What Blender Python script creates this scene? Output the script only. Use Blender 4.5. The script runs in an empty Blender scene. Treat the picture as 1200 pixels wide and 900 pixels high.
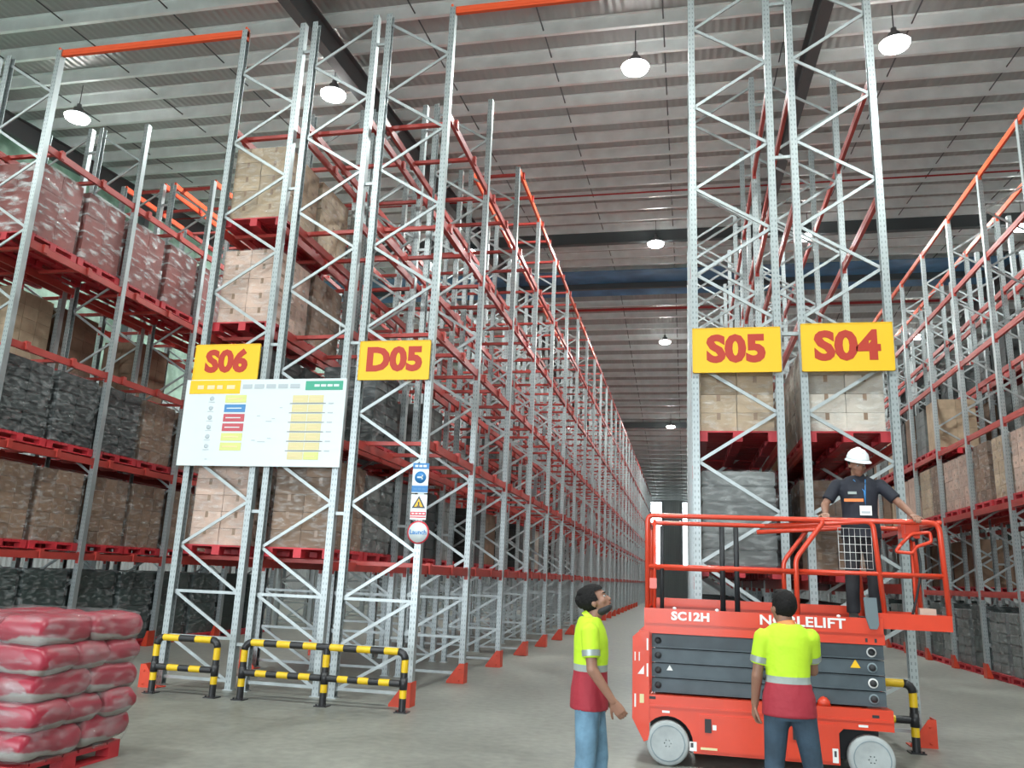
import bpy, math, random
from mathutils import Vector, Matrix
from mathutils import noise as mnoise
random.seed(7)
scene = bpy.context.scene
col = scene.collection
R_ = math.radians

# ------------------------------------------------------------------ camera
cam = bpy.data.cameras.new('camera'); camo = bpy.data.objects.new('camera', cam)
col.objects.link(camo)
CR = Matrix(((0.97801364, 0.00923744, 0.20833625),
             (0.20464984, -0.23459859, -0.95030624),
             (0.04009700, 0.97204844, -0.23133106)))
camo.matrix_world = Matrix.Translation((0, 0, 1.65)) @ CR.to_4x4()
cam.sensor_width = 36; cam.lens = 951.93 / 1200 * 36; cam.clip_end = 400
scene.camera = camo

# ------------------------------------------------------------------ light
scene.view_settings.view_transform = 'Standard'
scene.view_settings.look = 'None'
scene.view_settings.gamma = 1
scene.view_settings.use_curve_mapping = False
scene.view_settings.exposure = 0.15
LAMP_W = 640
SKY = 10.0
world = bpy.data.worlds.new('sky'); scene.world = world
world.use_nodes = True
bg = world.node_tree.nodes['Background']
bg.inputs[0].default_value = (0.86, 0.94, 1.0, 1); bg.inputs[1].default_value = SKY

# sampling portal in the open dock door behind the photographer (guides the sky light, gives none of its own)
pl = bpy.data.lights.new('dock_door_offscreen', 'AREA'); pl.shape = 'RECTANGLE'
pl.size = 17; pl.size_y = 7.0; pl.cycles.is_portal = True
po = bpy.data.objects.new('dock_door_offscreen', pl); col.objects.link(po)
po.location = (-7.5, -9.9, 3.5); po.rotation_euler = (R_(90), 0, 0)

# ------------------------------------------------------------------ materials
M = {}
def mat(name, color, rough=0.5, metal=0.0, noise=0.0, nscale=8.0, bump=0.0, bscale=40.0, emit=0.0, spec=0.5, rnd=0.0, coat=0.0):
    m = bpy.data.materials.new(name); m.use_nodes = True
    nt = m.node_tree; b = nt.nodes['Principled BSDF']
    c = (color[0], color[1], color[2], 1)
    b.inputs['Base Color'].default_value = c
    b.inputs['Roughness'].default_value = rough
    b.inputs['Metallic'].default_value = metal
    b.inputs['Specular IOR Level'].default_value = spec
    b.inputs['Coat Weight'].default_value = coat
    if emit:
        b.inputs['Emission Color'].default_value = c
        b.inputs['Emission Strength'].default_value = emit
    tc = None
    if noise or bump:
        tc = nt.nodes.new('ShaderNodeTexCoord')
    last = None
    if noise:
        n = nt.nodes.new('ShaderNodeTexNoise'); n.inputs['Scale'].default_value = nscale
        n.inputs['Detail'].default_value = 5
        nt.links.new(tc.outputs['Object'], n.inputs['Vector'])
        mr = nt.nodes.new('ShaderNodeMapRange')
        mr.inputs[1].default_value = 0.3; mr.inputs[2].default_value = 0.7
        mr.inputs[3].default_value = 1 - noise; mr.inputs[4].default_value = 1 + noise
        nt.links.new(n.outputs['Fac'], mr.inputs[0])
        hs = nt.nodes.new('ShaderNodeHueSaturation'); hs.inputs['Color'].default_value = c
        nt.links.new(mr.outputs[0], hs.inputs['Value'])
        last = hs
        nt.links.new(hs.outputs[0], b.inputs['Base Color'])
    if rnd:
        oi = nt.nodes.new('ShaderNodeObjectInfo')
        mr2 = nt.nodes.new('ShaderNodeMapRange')
        mr2.inputs[3].default_value = 1 - rnd; mr2.inputs[4].default_value = 1 + rnd
        nt.links.new(oi.outputs['Random'], mr2.inputs[0])
        hs2 = nt.nodes.new('ShaderNodeHueSaturation'); hs2.inputs['Color'].default_value = c
        if last: nt.links.new(last.outputs[0], hs2.inputs['Color'])
        nt.links.new(mr2.outputs[0], hs2.inputs['Value'])
        nt.links.new(hs2.outputs[0], b.inputs['Base Color'])
    if bump:
        n2 = nt.nodes.new('ShaderNodeTexNoise'); n2.inputs['Scale'].default_value = bscale
        nt.links.new(tc.outputs['Object'], n2.inputs['Vector'])
        bp = nt.nodes.new('ShaderNodeBump'); bp.inputs['Strength'].default_value = bump
        bp.inputs['Distance'].default_value = 0.02
        nt.links.new(n2.outputs['Fac'], bp.inputs['Height'])
        nt.links.new(bp.outputs[0], b.inputs['Normal'])
    M[name] = m
    return m

mat('galv', (0.41, 0.45, 0.455), 0.42, 0.45, noise=0.12, nscale=6)
mat('apron', (0.40, 0.40, 0.37), 0.8, noise=0.15, nscale=0.3)
mat('rack_red', (0.40, 0.045, 0.035), 0.42, noise=0.12, nscale=3, rnd=0.1)
mat('beam_orange', (0.78, 0.10, 0.03), 0.4)
mat('pallet_red', (0.46, 0.025, 0.035), 0.5, noise=0.2, nscale=5, rnd=0.2)
mat('guard_red', (0.58, 0.05, 0.018), 0.45, noise=0.1)
mat('lift_red', (0.60, 0.048, 0.018), 0.32, noise=0.06, nscale=4, coat=0.2)
mat('scissor', (0.055, 0.075, 0.088), 0.45, noise=0.2, nscale=6)
mat('dark', (0.02, 0.022, 0.025), 0.6)
mat('tyre', (0.34, 0.37, 0.37), 0.6, noise=0.12)
mat('wheel_hub', (0.18, 0.23, 0.25), 0.5, noise=0.15)
mat('white_paint', (0.72, 0.72, 0.70), 0.5)
mat('purlin', (0.86, 0.91, 0.91), 0.34, 0.25, noise=0.1, nscale=1.5)
mat('girder', (0.085, 0.10, 0.105), 0.55)
mat('ridge_blue', (0.09, 0.25, 0.46), 0.5, noise=0.3, nscale=1)
mat('pipe_red', (0.42, 0.03, 0.03), 0.45)
mat('rod', (0.06, 0.065, 0.07), 0.5)
mat('band_yellow', (0.74, 0.48, 0.012), 0.42, noise=0.08, nscale=12)
mat('band_black', (0.02, 0.02, 0.022), 0.4)
mat('sign_yellow', (0.80, 0.47, 0.008), 0.45)
mat('sign_red', (0.42, 0.026, 0.008), 0.5)
mat('paper', (0.62, 0.68, 0.69), 0.35)
mat('ink_grey', (0.42, 0.47, 0.50), 0.5)
mat('ink_dark', (0.05, 0.05, 0.06), 0.5)
mat('ink_tan', (0.75, 0.58, 0.34), 0.5)
mat('cell_lime', (0.60, 0.62, 0.22), 0.5)
mat('cell_tan', (0.64, 0.56, 0.30), 0.5)
mat('cell_blue', (0.06, 0.22, 0.46), 0.5)
mat('cell_red', (0.48, 0.08, 0.10), 0.5)
mat('cell_green', (0.05, 0.34, 0.22), 0.5)
mat('sign_blue', (0.03, 0.19, 0.46), 0.45)
mat('sign_band_red', (0.62, 0.04, 0.06), 0.45)
mat('carton_brown', (0.19, 0.118, 0.075), 0.7, noise=0.12, nscale=7, rnd=0.22)
mat('carton_tan', (0.40, 0.30, 0.20), 0.7, noise=0.12, nscale=7, rnd=0.15)
mat('carton_pink', (0.50, 0.35, 0.28), 0.65, noise=0.12, nscale=7, rnd=0.15)
mat('carton_red', (0.19, 0.036, 0.028), 0.55, noise=0.2, nscale=6, rnd=0.2)
mat('carton_white', (0.48, 0.43, 0.37), 0.65, noise=0.12, nscale=7, rnd=0.15)
mat('pack_dark', (0.035, 0.042, 0.042), 0.42, noise=0.35, nscale=6, rnd=0.3)
mat('pack_grey', (0.13, 0.14, 0.135), 0.5, noise=0.3, nscale=6, rnd=0.25)
mat('pack_green', (0.028, 0.045, 0.042), 0.5, noise=0.3, nscale=4, rnd=0.25)
mat('tape', (0.24, 0.155, 0.10), 0.3)
mat('lamp_body', (0.20, 0.21, 0.22), 0.4, 0.6)
mat('lamp_glow', (1.0, 0.99, 0.96), 0.5, emit=40)
mat('skin', (0.26, 0.13, 0.085), 0.55, noise=0.06)
mat('hair', (0.008, 0.007, 0.007), 0.75, noise=0.3, nscale=40, bump=0.4, bscale=60, spec=0.2)
mat('denim_pale', (0.115, 0.215, 0.30), 0.8, noise=0.28, nscale=9, bump=0.2)
mat('denim_dark', (0.028, 0.052, 0.078), 0.8, noise=0.25, nscale=9, bump=0.2)
mat('navy', (0.012, 0.014, 0.024), 0.75, noise=0.2)
mat('trouser_dark', (0.018, 0.018, 0.022), 0.8, noise=0.2)
mat('reflective', (0.27, 0.31, 0.29), 0.35, 0.2)
mat('lime', (0.44, 0.66, 0.02), 0.7)
mat('hat', (0.78, 0.82, 0.84), 0.3, coat=0.4)
mat('shoe', (0.03, 0.028, 0.026), 0.6)
mat('mask', (0.02, 0.02, 0.022), 0.7)
mat('orange_print', (0.75, 0.22, 0.06), 0.6)
mat('pouch', (0.12, 0.155, 0.17), 0.6)
mat('eye_white', (0.4, 0.4, 0.38), 0.3)
mat('lip', (0.32, 0.12, 0.09), 0.5)

def nodes_of(name, color=(0.5, 0.5, 0.5), rough=0.6):
    m = mat(name, color, rough); nt = m.node_tree
    return m, nt, nt.nodes['Principled BSDF']

# galvanised upright with punched slots (fine relief, two columns of slots every 50 mm)
m, nt, b = nodes_of('galv_slot', (0.385, 0.425, 0.43), 0.4); b.inputs['Metallic'].default_value = 0.5
tc = nt.nodes.new('ShaderNodeTexCoord'); sx = nt.nodes.new('ShaderNodeSeparateXYZ')
nt.links.new(tc.outputs['Object'], sx.inputs[0])
def math_node(nt, op, a, b_=None, c=None):
    n = nt.nodes.new('ShaderNodeMath'); n.operation = op
    for i, v in enumerate((a, b_, c)):
        if v is None: continue
        if isinstance(v, (int, float)): n.inputs[i].default_value = v
        else: nt.links.new(v, n.inputs[i])
    return n.outputs[0]
fz = math_node(nt, 'FRACT', math_node(nt, 'MULTIPLY', sx.outputs[2], 1 / 0.075))
cz = math_node(nt, 'LESS_THAN', math_node(nt, 'ABSOLUTE', math_node(nt, 'SUBTRACT', fz, 0.5)), 0.22)
ax = math_node(nt, 'ABSOLUTE', math_node(nt, 'SUBTRACT', math_node(nt, 'ABSOLUTE', sx.outputs[0]), 0.022))
cx = math_node(nt, 'LESS_THAN', ax, 0.007)
ms = math_node(nt, 'MULTIPLY', cz, cx)
mx = nt.nodes.new('ShaderNodeMix'); mx.data_type = 'RGBA'
nt.links.new(ms, mx.inputs[0]); mx.inputs[6].default_value = (0.385, 0.425, 0.43, 1); mx.inputs[7].default_value = (0.22, 0.25, 0.25, 1)
nt.links.new(mx.outputs[2], b.inputs['Base Color'])

# concrete floor
m, nt, b = nodes_of('concrete', (0.25, 0.27, 0.25), 0.42)
tc = nt.nodes.new('ShaderNodeTexCoord')
n1 = nt.nodes.new('ShaderNodeTexNoise'); n1.inputs['Scale'].default_value = 0.55; n1.inputs['Detail'].default_value = 9; n1.inputs['Roughness'].default_value = 0.65
n2 = nt.nodes.new('ShaderNodeTexNoise'); n2.inputs['Scale'].default_value = 9; n2.inputs['Detail'].default_value = 6
nt.links.new(tc.outputs['Object'], n1.inputs['Vector']); nt.links.new(tc.outputs['Object'], n2.inputs['Vector'])
ad = math_node(nt, 'ADD', math_node(nt, 'MULTIPLY', n1.outputs['Fac'], 0.65), math_node(nt, 'MULTIPLY', n2.outputs['Fac'], 0.35))
cr = nt.nodes.new('ShaderNodeValToRGB')
cr.color_ramp.elements[0].position = 0.34; cr.color_ramp.elements[0].color = (0.135, 0.138, 0.120, 1)
cr.color_ramp.elements[1].position = 0.66; cr.color_ramp.elements[1].color = (0.285, 0.285, 0.248, 1)
nt.links.new(ad, cr.inputs[0]); nt.links.new(cr.outputs[0], b.inputs['Base Color'])
rr = nt.nodes.new('ShaderNodeMapRange'); rr.inputs[3].default_value = 0.28; rr.inputs[4].default_value = 0.6
nt.links.new(n1.outputs['Fac'], rr.inputs[0]); nt.links.new(rr.outputs[0], b.inputs['Roughness'])

# foil-faced roof sheeting with ribs
m, nt, b = nodes_of('roof_foil', (0.38, 0.37, 0.36), 0.34); b.inputs['Metallic'].default_value = 0.65
tc = nt.nodes.new('ShaderNodeTexCoord')
w = nt.nodes.new('ShaderNodeTexWave'); w.wave_type = 'BANDS'; w.bands_direction = 'X'; w.inputs['Scale'].default_value = 1.6; w.inputs['Distortion'].default_value = 1.5
nt.links.new(tc.outputs['Object'], w.inputs['Vector'])
bp = nt.nodes.new('ShaderNodeBump'); bp.inputs['Strength'].default_value = 0.35; bp.inputs['Distance'].default_value = 0.05
nt.links.new(w.outputs['Fac'], bp.inputs['Height']); nt.links.new(bp.outputs[0], b.inputs['Normal'])

# ribbed wall cladding
def cladding(name, color):
    m, nt, b = nodes_of(name, color, 0.55)
    tc = nt.nodes.new('ShaderNodeTexCoord')
    sp = nt.nodes.new('ShaderNodeSeparateXYZ'); nt.links.new(tc.outputs['Object'], sp.inputs[0])
    s = math_node(nt, 'SINE', math_node(nt, 'MULTIPLY', math_node(nt, 'ADD', sp.outputs[0], sp.outputs[1]), 30.0))
    bp = nt.nodes.new('ShaderNodeBump'); bp.inputs['Strength'].default_value = 0.6; bp.inputs['Distance'].default_value = 0.03
    nt.links.new(s, bp.inputs['Height']); nt.links.new(bp.outputs[0], b.inputs['Normal'])
cladding('wall_clad', (0.42, 0.45, 0.45))
# translucent green-tinged sheeting of the upper left wall, shade of greenery behind painted in as mottle
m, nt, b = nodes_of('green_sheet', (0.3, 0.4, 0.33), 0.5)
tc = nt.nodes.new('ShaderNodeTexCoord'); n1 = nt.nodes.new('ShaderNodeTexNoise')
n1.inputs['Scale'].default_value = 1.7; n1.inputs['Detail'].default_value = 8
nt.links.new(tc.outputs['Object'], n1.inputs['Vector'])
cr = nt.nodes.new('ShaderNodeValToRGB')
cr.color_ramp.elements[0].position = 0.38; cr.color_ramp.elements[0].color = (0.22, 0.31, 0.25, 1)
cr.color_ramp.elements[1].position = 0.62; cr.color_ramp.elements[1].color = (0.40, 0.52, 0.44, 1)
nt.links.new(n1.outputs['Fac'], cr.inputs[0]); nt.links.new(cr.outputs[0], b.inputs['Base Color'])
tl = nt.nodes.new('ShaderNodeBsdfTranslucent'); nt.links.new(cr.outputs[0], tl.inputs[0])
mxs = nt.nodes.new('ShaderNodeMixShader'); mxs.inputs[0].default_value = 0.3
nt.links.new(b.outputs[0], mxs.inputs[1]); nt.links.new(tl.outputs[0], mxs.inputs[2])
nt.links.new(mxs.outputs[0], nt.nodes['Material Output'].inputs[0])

# stretch wrap
def wrap_mat(name, lo, hi, tint=(0.85, 0.88, 0.88), sc=2.2, a=.46, z=.76):
    m = bpy.data.materials.new(name); m.use_nodes = True; nt = m.node_tree; nt.nodes.clear()
    out = nt.nodes.new('ShaderNodeOutputMaterial'); mix = nt.nodes.new('ShaderNodeMixShader')
    tr = nt.nodes.new('ShaderNodeBsdfTransparent'); gl = nt.nodes.new('ShaderNodeBsdfPrincipled')
    gl.inputs['Base Color'].default_value = (*tint, 1); gl.inputs['Roughness'].default_value = 0.16
    gl.inputs['Specular IOR Level'].default_value = 0.9
    tc = nt.nodes.new('ShaderNodeTexCoord'); mp = nt.nodes.new('ShaderNodeMapping')
    mp.inputs['Scale'].default_value = (3, 3, 9); mp.inputs['Rotation'].default_value = (0.3, 0.5, 0)
    n = nt.nodes.new('ShaderNodeTexNoise'); n.inputs['Scale'].default_value = sc; n.inputs['Detail'].default_value = 6
    nt.links.new(tc.outputs['Object'], mp.inputs[0]); nt.links.new(mp.outputs[0], n.inputs['Vector'])
    mr = nt.nodes.new('ShaderNodeMapRange'); mr.inputs[1].default_value = a; mr.inputs[2].default_value = z
    mr.inputs[3].default_value = lo; mr.inputs[4].default_value = hi
    nt.links.new(n.outputs['Fac'], mr.inputs[0]); nt.links.new(mr.outputs[0], mix.inputs[0])
    bp = nt.nodes.new('ShaderNodeBump'); bp.inputs['Strength'].default_value = 0.9; bp.inputs['Distance'].default_value = 0.05
    nt.links.new(n.outputs['Fac'], bp.inputs['Height']); nt.links.new(bp.outputs[0], gl.inputs['Normal'])
    nt.links.new(tr.outputs[0], mix.inputs[1]); nt.links.new(gl.outputs[0], mix.inputs[2]); nt.links.new(mix.outputs[0], out.inputs[0])
    M[name] = m
wrap_mat('wrap', 0.02, 0.30)
wrap_mat('wrap_heavy', 0.04, 0.62, sc=.9, a=.50, z=.70)
wrap_mat('wrap_bag', 0.06, 0.46, tint=(.42, .43, .43), sc=1.5, a=.45, z=.72)

# red printed bags
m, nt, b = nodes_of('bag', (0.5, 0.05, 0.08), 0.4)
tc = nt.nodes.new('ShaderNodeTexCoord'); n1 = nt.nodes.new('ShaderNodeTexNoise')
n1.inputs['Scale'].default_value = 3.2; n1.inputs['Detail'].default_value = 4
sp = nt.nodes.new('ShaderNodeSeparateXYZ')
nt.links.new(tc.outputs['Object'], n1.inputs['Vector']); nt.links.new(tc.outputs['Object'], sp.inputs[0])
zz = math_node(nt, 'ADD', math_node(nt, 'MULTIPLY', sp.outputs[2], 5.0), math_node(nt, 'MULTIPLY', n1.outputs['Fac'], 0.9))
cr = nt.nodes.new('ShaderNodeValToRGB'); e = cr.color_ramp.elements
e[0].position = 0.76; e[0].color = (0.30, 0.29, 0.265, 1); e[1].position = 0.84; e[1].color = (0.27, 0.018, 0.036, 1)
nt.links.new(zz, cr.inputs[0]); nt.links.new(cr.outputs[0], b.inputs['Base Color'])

# hi-vis shirt: lime above, reflective band, red below (printed cloth)
def hivis(name, z_band):
    m, nt, b = nodes_of(name, (0.5, 0.9, 0.03), 0.75)
    tc = nt.nodes.new('ShaderNodeTexCoord'); sp = nt.nodes.new('ShaderNodeSeparateXYZ')
    nt.links.new(tc.outputs['Object'], sp.inputs[0])
    cr = nt.nodes.new('ShaderNodeValToRGB'); cr.color_ramp.interpolation = 'CONSTANT'
    e = cr.color_ramp.elements
    z = lambda v: v / 2.0
    e[0].position = 0; e[0].color = (0.30, 0.018, 0.032, 1)
    e[1].position = z(z_band); e[1].color = (0.27, 0.31, 0.29, 1)
    k = e.new(z(z_band + 0.045)); k.color = (0.44, 0.66, 0.02, 1)
    nt.links.new(math_node(nt, 'MULTIPLY', sp.outputs[2], 0.5), cr.inputs[0])
    nt.links.new(cr.outputs[0], b.inputs['Base Color'])
    n2 = nt.nodes.new('ShaderNodeTexNoise'); n2.inputs['Scale'].default_value = 14
    nt.links.new(tc.outputs['Object'], n2.inputs['Vector'])
    bp = nt.nodes.new('ShaderNodeBump'); bp.inputs['Strength'].default_value = 0.5; bp.inputs['Distance'].default_value = 0.02
    nt.links.new(n2.outputs['Fac'], bp.inputs['Height']); nt.links.new(bp.outputs[0], b.inputs['Normal'])
hivis('hivis_a', 1.02); hivis('hivis_b', 1.00)

# ------------------------------------------------------------------ mesh helpers
class MB:
    def __init__(self, off=(0, 0, 0)):
        self.v = []; self.f = []; self.m = []; self.s = []; self.off = Vector(off)
    def add(self, vs, fs, mi=0, smooth=False):
        k = len(self.v); self.v += [Vector(p) - self.off for p in vs]
        for f in fs:
            self.f.append([i + k for i in f]); self.m.append(mi); self.s.append(smooth)
        return self
    def box(self, x0, x1, y0, y1, z0, z1, mi=0):
        vs = [(x, y, z) for z in (z0, z1) for y in (y0, y1) for x in (x0, x1)]
        return self.add(vs, [(0, 2, 3, 1), (4, 5, 7, 6), (0, 1, 5, 4), (2, 6, 7, 3), (0, 4, 6, 2), (1, 3, 7, 5)], mi)
    def bar(self, p0, p1, w, h, up=(0, 0, 1), mi=0):
        p0 = Vector(p0); p1 = Vector(p1); d = (p1 - p0).normalized(); up = Vector(up)
        s = d.cross(up)
        if s.length < 1e-4: s = d.cross(Vector((0, 1, 0)))
        s.normalize(); u = s.cross(d)
        vs = []
        for p in (p0, p1):
            for a, b_ in ((-1, -1), (1, -1), (1, 1), (-1, 1)): vs.append(p + s * a * w / 2 + u * b_ * h / 2)
        return self.add(vs, [(0, 1, 2, 3), (7, 6, 5, 4), (0, 4, 5, 1), (1, 5, 6, 2), (2, 6, 7, 3), (3, 7, 4, 0)], mi)
    def extrude(self, poly, axis, a0, a1, mi=0):
        """poly: 2D points; axis 'x'|'y'|'z' is the extrusion axis"""
        def P(u, w, a):
            return {'x': (a, u, w), 'y': (u, a, w), 'z': (u, w, a)}[axis]
        n = len(poly)
        vs = [P(u, w, a0) for u, w in poly] + [P(u, w, a1) for u, w in poly]
        fs = [tuple(range(n))[::-1], tuple(range(n, 2 * n))]
        fs += [(i, (i + 1) % n, n + (i + 1) % n, n + i) for i in range(n)]
        return self.add(vs, fs, mi)
    def loft(self, rings, mi=0, smooth=True, cap=True):
        n = len(rings[0]); vs = [p for r in rings for p in r]; fs = []
        for k in range(len(rings) - 1):
            for i in range(n):
                j = (i + 1) % n
                fs.append((k * n + i, k * n + j, (k + 1) * n + j, (k + 1) * n + i))
        if cap:
            fs.append(tuple(range(n))[::-1]); fs.append(tuple(range((len(rings) - 1) * n, len(rings) * n)))
        return self.add(vs, fs, mi, smooth)
    def tube(self, path, r, n=10, mi=0, mis=None, cap=True):
        path = [Vector(p) for p in path]; rings = []
        prev = None
        for i, p in enumerate(path):
            d = (path[min(i + 1, len(path) - 1)] - path[max(i - 1, 0)]).normalized()
            if prev is None:
                s = d.cross(Vector((0, 0, 1)))
                if s.length < 1e-3: s = d.cross(Vector((0, 1, 0)))
            else:
                s = prev - d * prev.dot(d)
            s.normalize(); prev = s; u = s.cross(d)
            rr = r[i] if isinstance(r, (list, tuple)) else r
            rings.append([p + (s * math.cos(t) + u * math.sin(t)) * rr for t in [2 * math.pi * k / n for k in range(n)]])
        if mis is None: return self.loft(rings, mi, True, cap)
        for k in range(len(rings) - 1):
            self.loft(rings[k:k + 2], mis[k], True, False)
        self.loft(rings[:1] + rings[:1], mis[0], False, True); self.loft(rings[-1:] + rings[-1:], mis[-1], False, True)
        return self
    def lathe(self, prof, axis='z', c=(0, 0, 0), n=24, mi=0, smooth=True):
        """prof: (radius, along)"""
        c = Vector(c); rings = []
        for r, a in prof:
            ring = []
            for k in range(n):
                t = 2 * math.pi * k / n; x, y = r * math.cos(t), r * math.sin(t)
                ring.append(c + Vector({'z': (x, y, a), 'y': (x, a, y), 'x': (a, x, y)}[axis]))
            rings.append(ring)
        return self.loft(rings, mi, smooth, True)
    def capsule(self, p0, p1, r0, r1, n=12, mi=0):
        p0 = Vector(p0); p1 = Vector(p1); d = p1 - p0
        d = d.normalized() if d.length > 1e-5 else Vector((0, 0, 1))
        path = []; rs = []
        for t in (80, 55, 30): path.append(p0 - d * r0 * math.sin(R_(t))); rs.append(r0 * math.cos(R_(t)))
        path.append(p0); rs.append(r0); path.append(p1); rs.append(r1)
        for t in (30, 55, 80): path.append(p1 + d * r1 * math.sin(R_(t))); rs.append(r1 * math.cos(R_(t)))
        return self.tube(path, rs, n, mi)
    def ellipsoid(self, c, rx, ry, rz, n=16, mi=0):
        c = Vector(c); rings = []
        for i in range(n // 2 + 1):
            t = -math.pi / 2 + math.pi * i / (n // 2); cz_ = max(math.cos(t), 0.02)
            rings.append([c + Vector((rx * cz_ * math.cos(2 * math.pi * k / n), ry * cz_ * math.sin(2 * math.pi * k / n), rz * math.sin(t))) for k in range(n)])
        return self.loft(rings, mi)
    def mesh(self, name, *mats):
        me = bpy.data.meshes.new(name)
        me.from_pydata([tuple(p) for p in self.v], [], self.f)
        for q in mats: me.materials.append(M[q] if isinstance(q, str) else q)
        me.polygons.foreach_set('material_index', self.m)
        me.polygons.foreach_set('use_smooth', self.s)
        me.update()
        return me

def obj(name, me, parent=None, loc=(0, 0, 0), rot=(0, 0, 0)):
    o = bpy.data.objects.new(name, me); col.objects.link(o)
    o.location = loc; o.rotation_euler = rot
    if parent: o.parent = parent
    return o
def thing(name, label, cat, loc=(0, 0, 0), rz=0.0, group=None):
    o = bpy.data.objects.new(name, None); col.objects.link(o)
    o.location = loc; o.rotation_euler = (0, 0, rz); o.empty_display_size = 0.2
    return tag(o, label, cat, group)
def tag(o, label, cat, group=None):
    o['label'] = label; o['category'] = cat
    if group: o['group'] = group
    return o
def struct(o): o['kind'] = 'structure'; return o
ORD = ['first', 'second', 'third', 'fourth', 'fifth', 'sixth', 'seventh', 'eighth', 'ninth', 'tenth', 'eleventh', 'twelfth',
       'thirteenth', 'fourteenth', 'fifteenth', 'sixteenth', 'seventeenth', 'eighteenth', 'nineteenth', 'twentieth']

def text_mesh(txt, size, thick, matname, offset=0.0, extr=0.002, sx=1.0):
    cu = bpy.data.curves.new('t', 'FONT'); cu.body = txt; cu.size = size
    cu.align_x = 'CENTER'; cu.align_y = 'CENTER'; cu.extrude = extr; cu.offset = offset; cu.resolution_u = 3
    cu.space_character = 1.0 + thick
    o = bpy.data.objects.new('t', cu); col.objects.link(o)
    bpy.context.view_layer.update()
    me = bpy.data.meshes.new_from_object(o.evaluated_get(bpy.context.evaluated_depsgraph_get()))
    bpy.data.objects.remove(o); bpy.data.curves.remove(cu)
    if sx != 1.0:
        for v in me.vertices: v.co.x *= sx
    me.materials.clear(); me.materials.append(M[matname]); return me
FACE = (R_(90), 0, 0)     # text facing -Y

# ------------------------------------------------------------------ setting
Y0 = 10.72
def roof(y): return 13.15 + 0.09 * y if y <= 39 else 16.66 - 0.098 * (y - 39)
XL, XR, YF, YB = -20.2, 20.0, -10.0, 95.0
struct(obj('floor', MB().box(XL - .2, XR + .2, YF - .15, YB + .2, -0.2, 0).mesh('floor', 'concrete')))
struct(obj('ground', MB().box(-110, 110, -110, 200, -0.5, -0.03).mesh('ground', 'apron')))
mb = MB()
prof = [(YF, roof(YF)), (39, roof(39)), (YB, roof(YB)), (YB, roof(YB) + 0.15), (39, roof(39) + 0.15), (YF, roof(YF) + 0.15)]
mb.extrude(prof, 'x', XL, XR)
ceil = struct(obj('ceiling', mb.mesh('ceiling', 'roof_foil')))
# walls
mb = MB().box(XL - 0.15, XL, YF, YB, 0, 8.0)
wl = struct(obj('wall_left', mb.mesh('wall_left', 'wall_clad')))
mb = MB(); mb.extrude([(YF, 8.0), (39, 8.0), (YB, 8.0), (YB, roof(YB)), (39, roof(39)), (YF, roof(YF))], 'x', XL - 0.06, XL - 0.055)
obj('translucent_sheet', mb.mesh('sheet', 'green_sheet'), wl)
mb = MB(); mb.extrude([(YF, 0), (YB, 0), (YB, roof(YB)), (39, roof(39)), (YF, roof(YF))], 'x', XR, XR + 0.15)
struct(obj('wall_right', mb.mesh('wall_right', 'wall_clad')))
# back wall with tall daylight strips
WX = [(-4.1, -2.7), (-0.45, 0.85)]
WZ0, WZ1 = 3.7, 10.75
mb = MB(); mb.box(XL, XR, YB, YB + 0.15, 0, WZ0); mb.box(XL, XR, YB, YB + 0.15, WZ1, roof(YB))
xs = [XL] + [x for w_ in WX for x in w_] + [XR]
for i in range(0, len(xs), 2): mb.box(xs[i], xs[i + 1], YB, YB + 0.15, WZ0, WZ1)
struct(obj('wall_back', mb.mesh('wall_back', 'wall_clad')))
mg = bpy.data.materials.new('pane_glass'); mg.use_nodes = True; nt = mg.node_tree; nt.nodes.clear()
out = nt.nodes.new('ShaderNodeOutputMaterial'); mix = nt.nodes.new('ShaderNodeMixShader'); mix.inputs[0].default_value = 0.25
tr = nt.nodes.new('ShaderNodeBsdfTransparent'); tl = nt.nodes.new('ShaderNodeBsdfTranslucent')
nt.links.new(tr.outputs[0], mix.inputs[1]); nt.links.new(tl.outputs[0], mix.inputs[2]); nt.links.new(mix.outputs[0], out.inputs[0])
M['pane_glass'] = mg
for i, (a, b_) in enumerate(WX):
    fr = MB()
    for (x0, x1, z0, z1) in ((a, a + .06, WZ0, WZ1), (b_ - .06, b_, WZ0, WZ1), (a, b_, WZ0, WZ0 + .06), (a, b_, WZ1 - .06, WZ1)): fr.box(x0, x1, YB - .02, YB + .1, z0, z1)
    w_ = struct(obj('window_%d' % (i + 1), fr.mesh('window_frame', 'galv')))
    for k in range(4):
        z0 = WZ0 + .06 + k * (WZ1 - WZ0 - .12) / 4
        obj('pane', MB().box(a + .06, b_ - .06, YB + .04, YB + .05, z0, z0 + (WZ1 - WZ0 - .12) / 4 - .02).mesh('pane', 'pane_glass'), w_)
# front wall (behind the photographer) with a wide open dock door
mb = MB(); mb.box(XL, -16, YF - .15, YF, 0, roof(YF)); mb.box(1, XR, YF - .15, YF, 0, roof(YF)); mb.box(-16, 1, YF - .15, YF, 7.0, roof(YF))
struct(obj('wall_front', mb.mesh('wall_front', 'wall_clad')))

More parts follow.
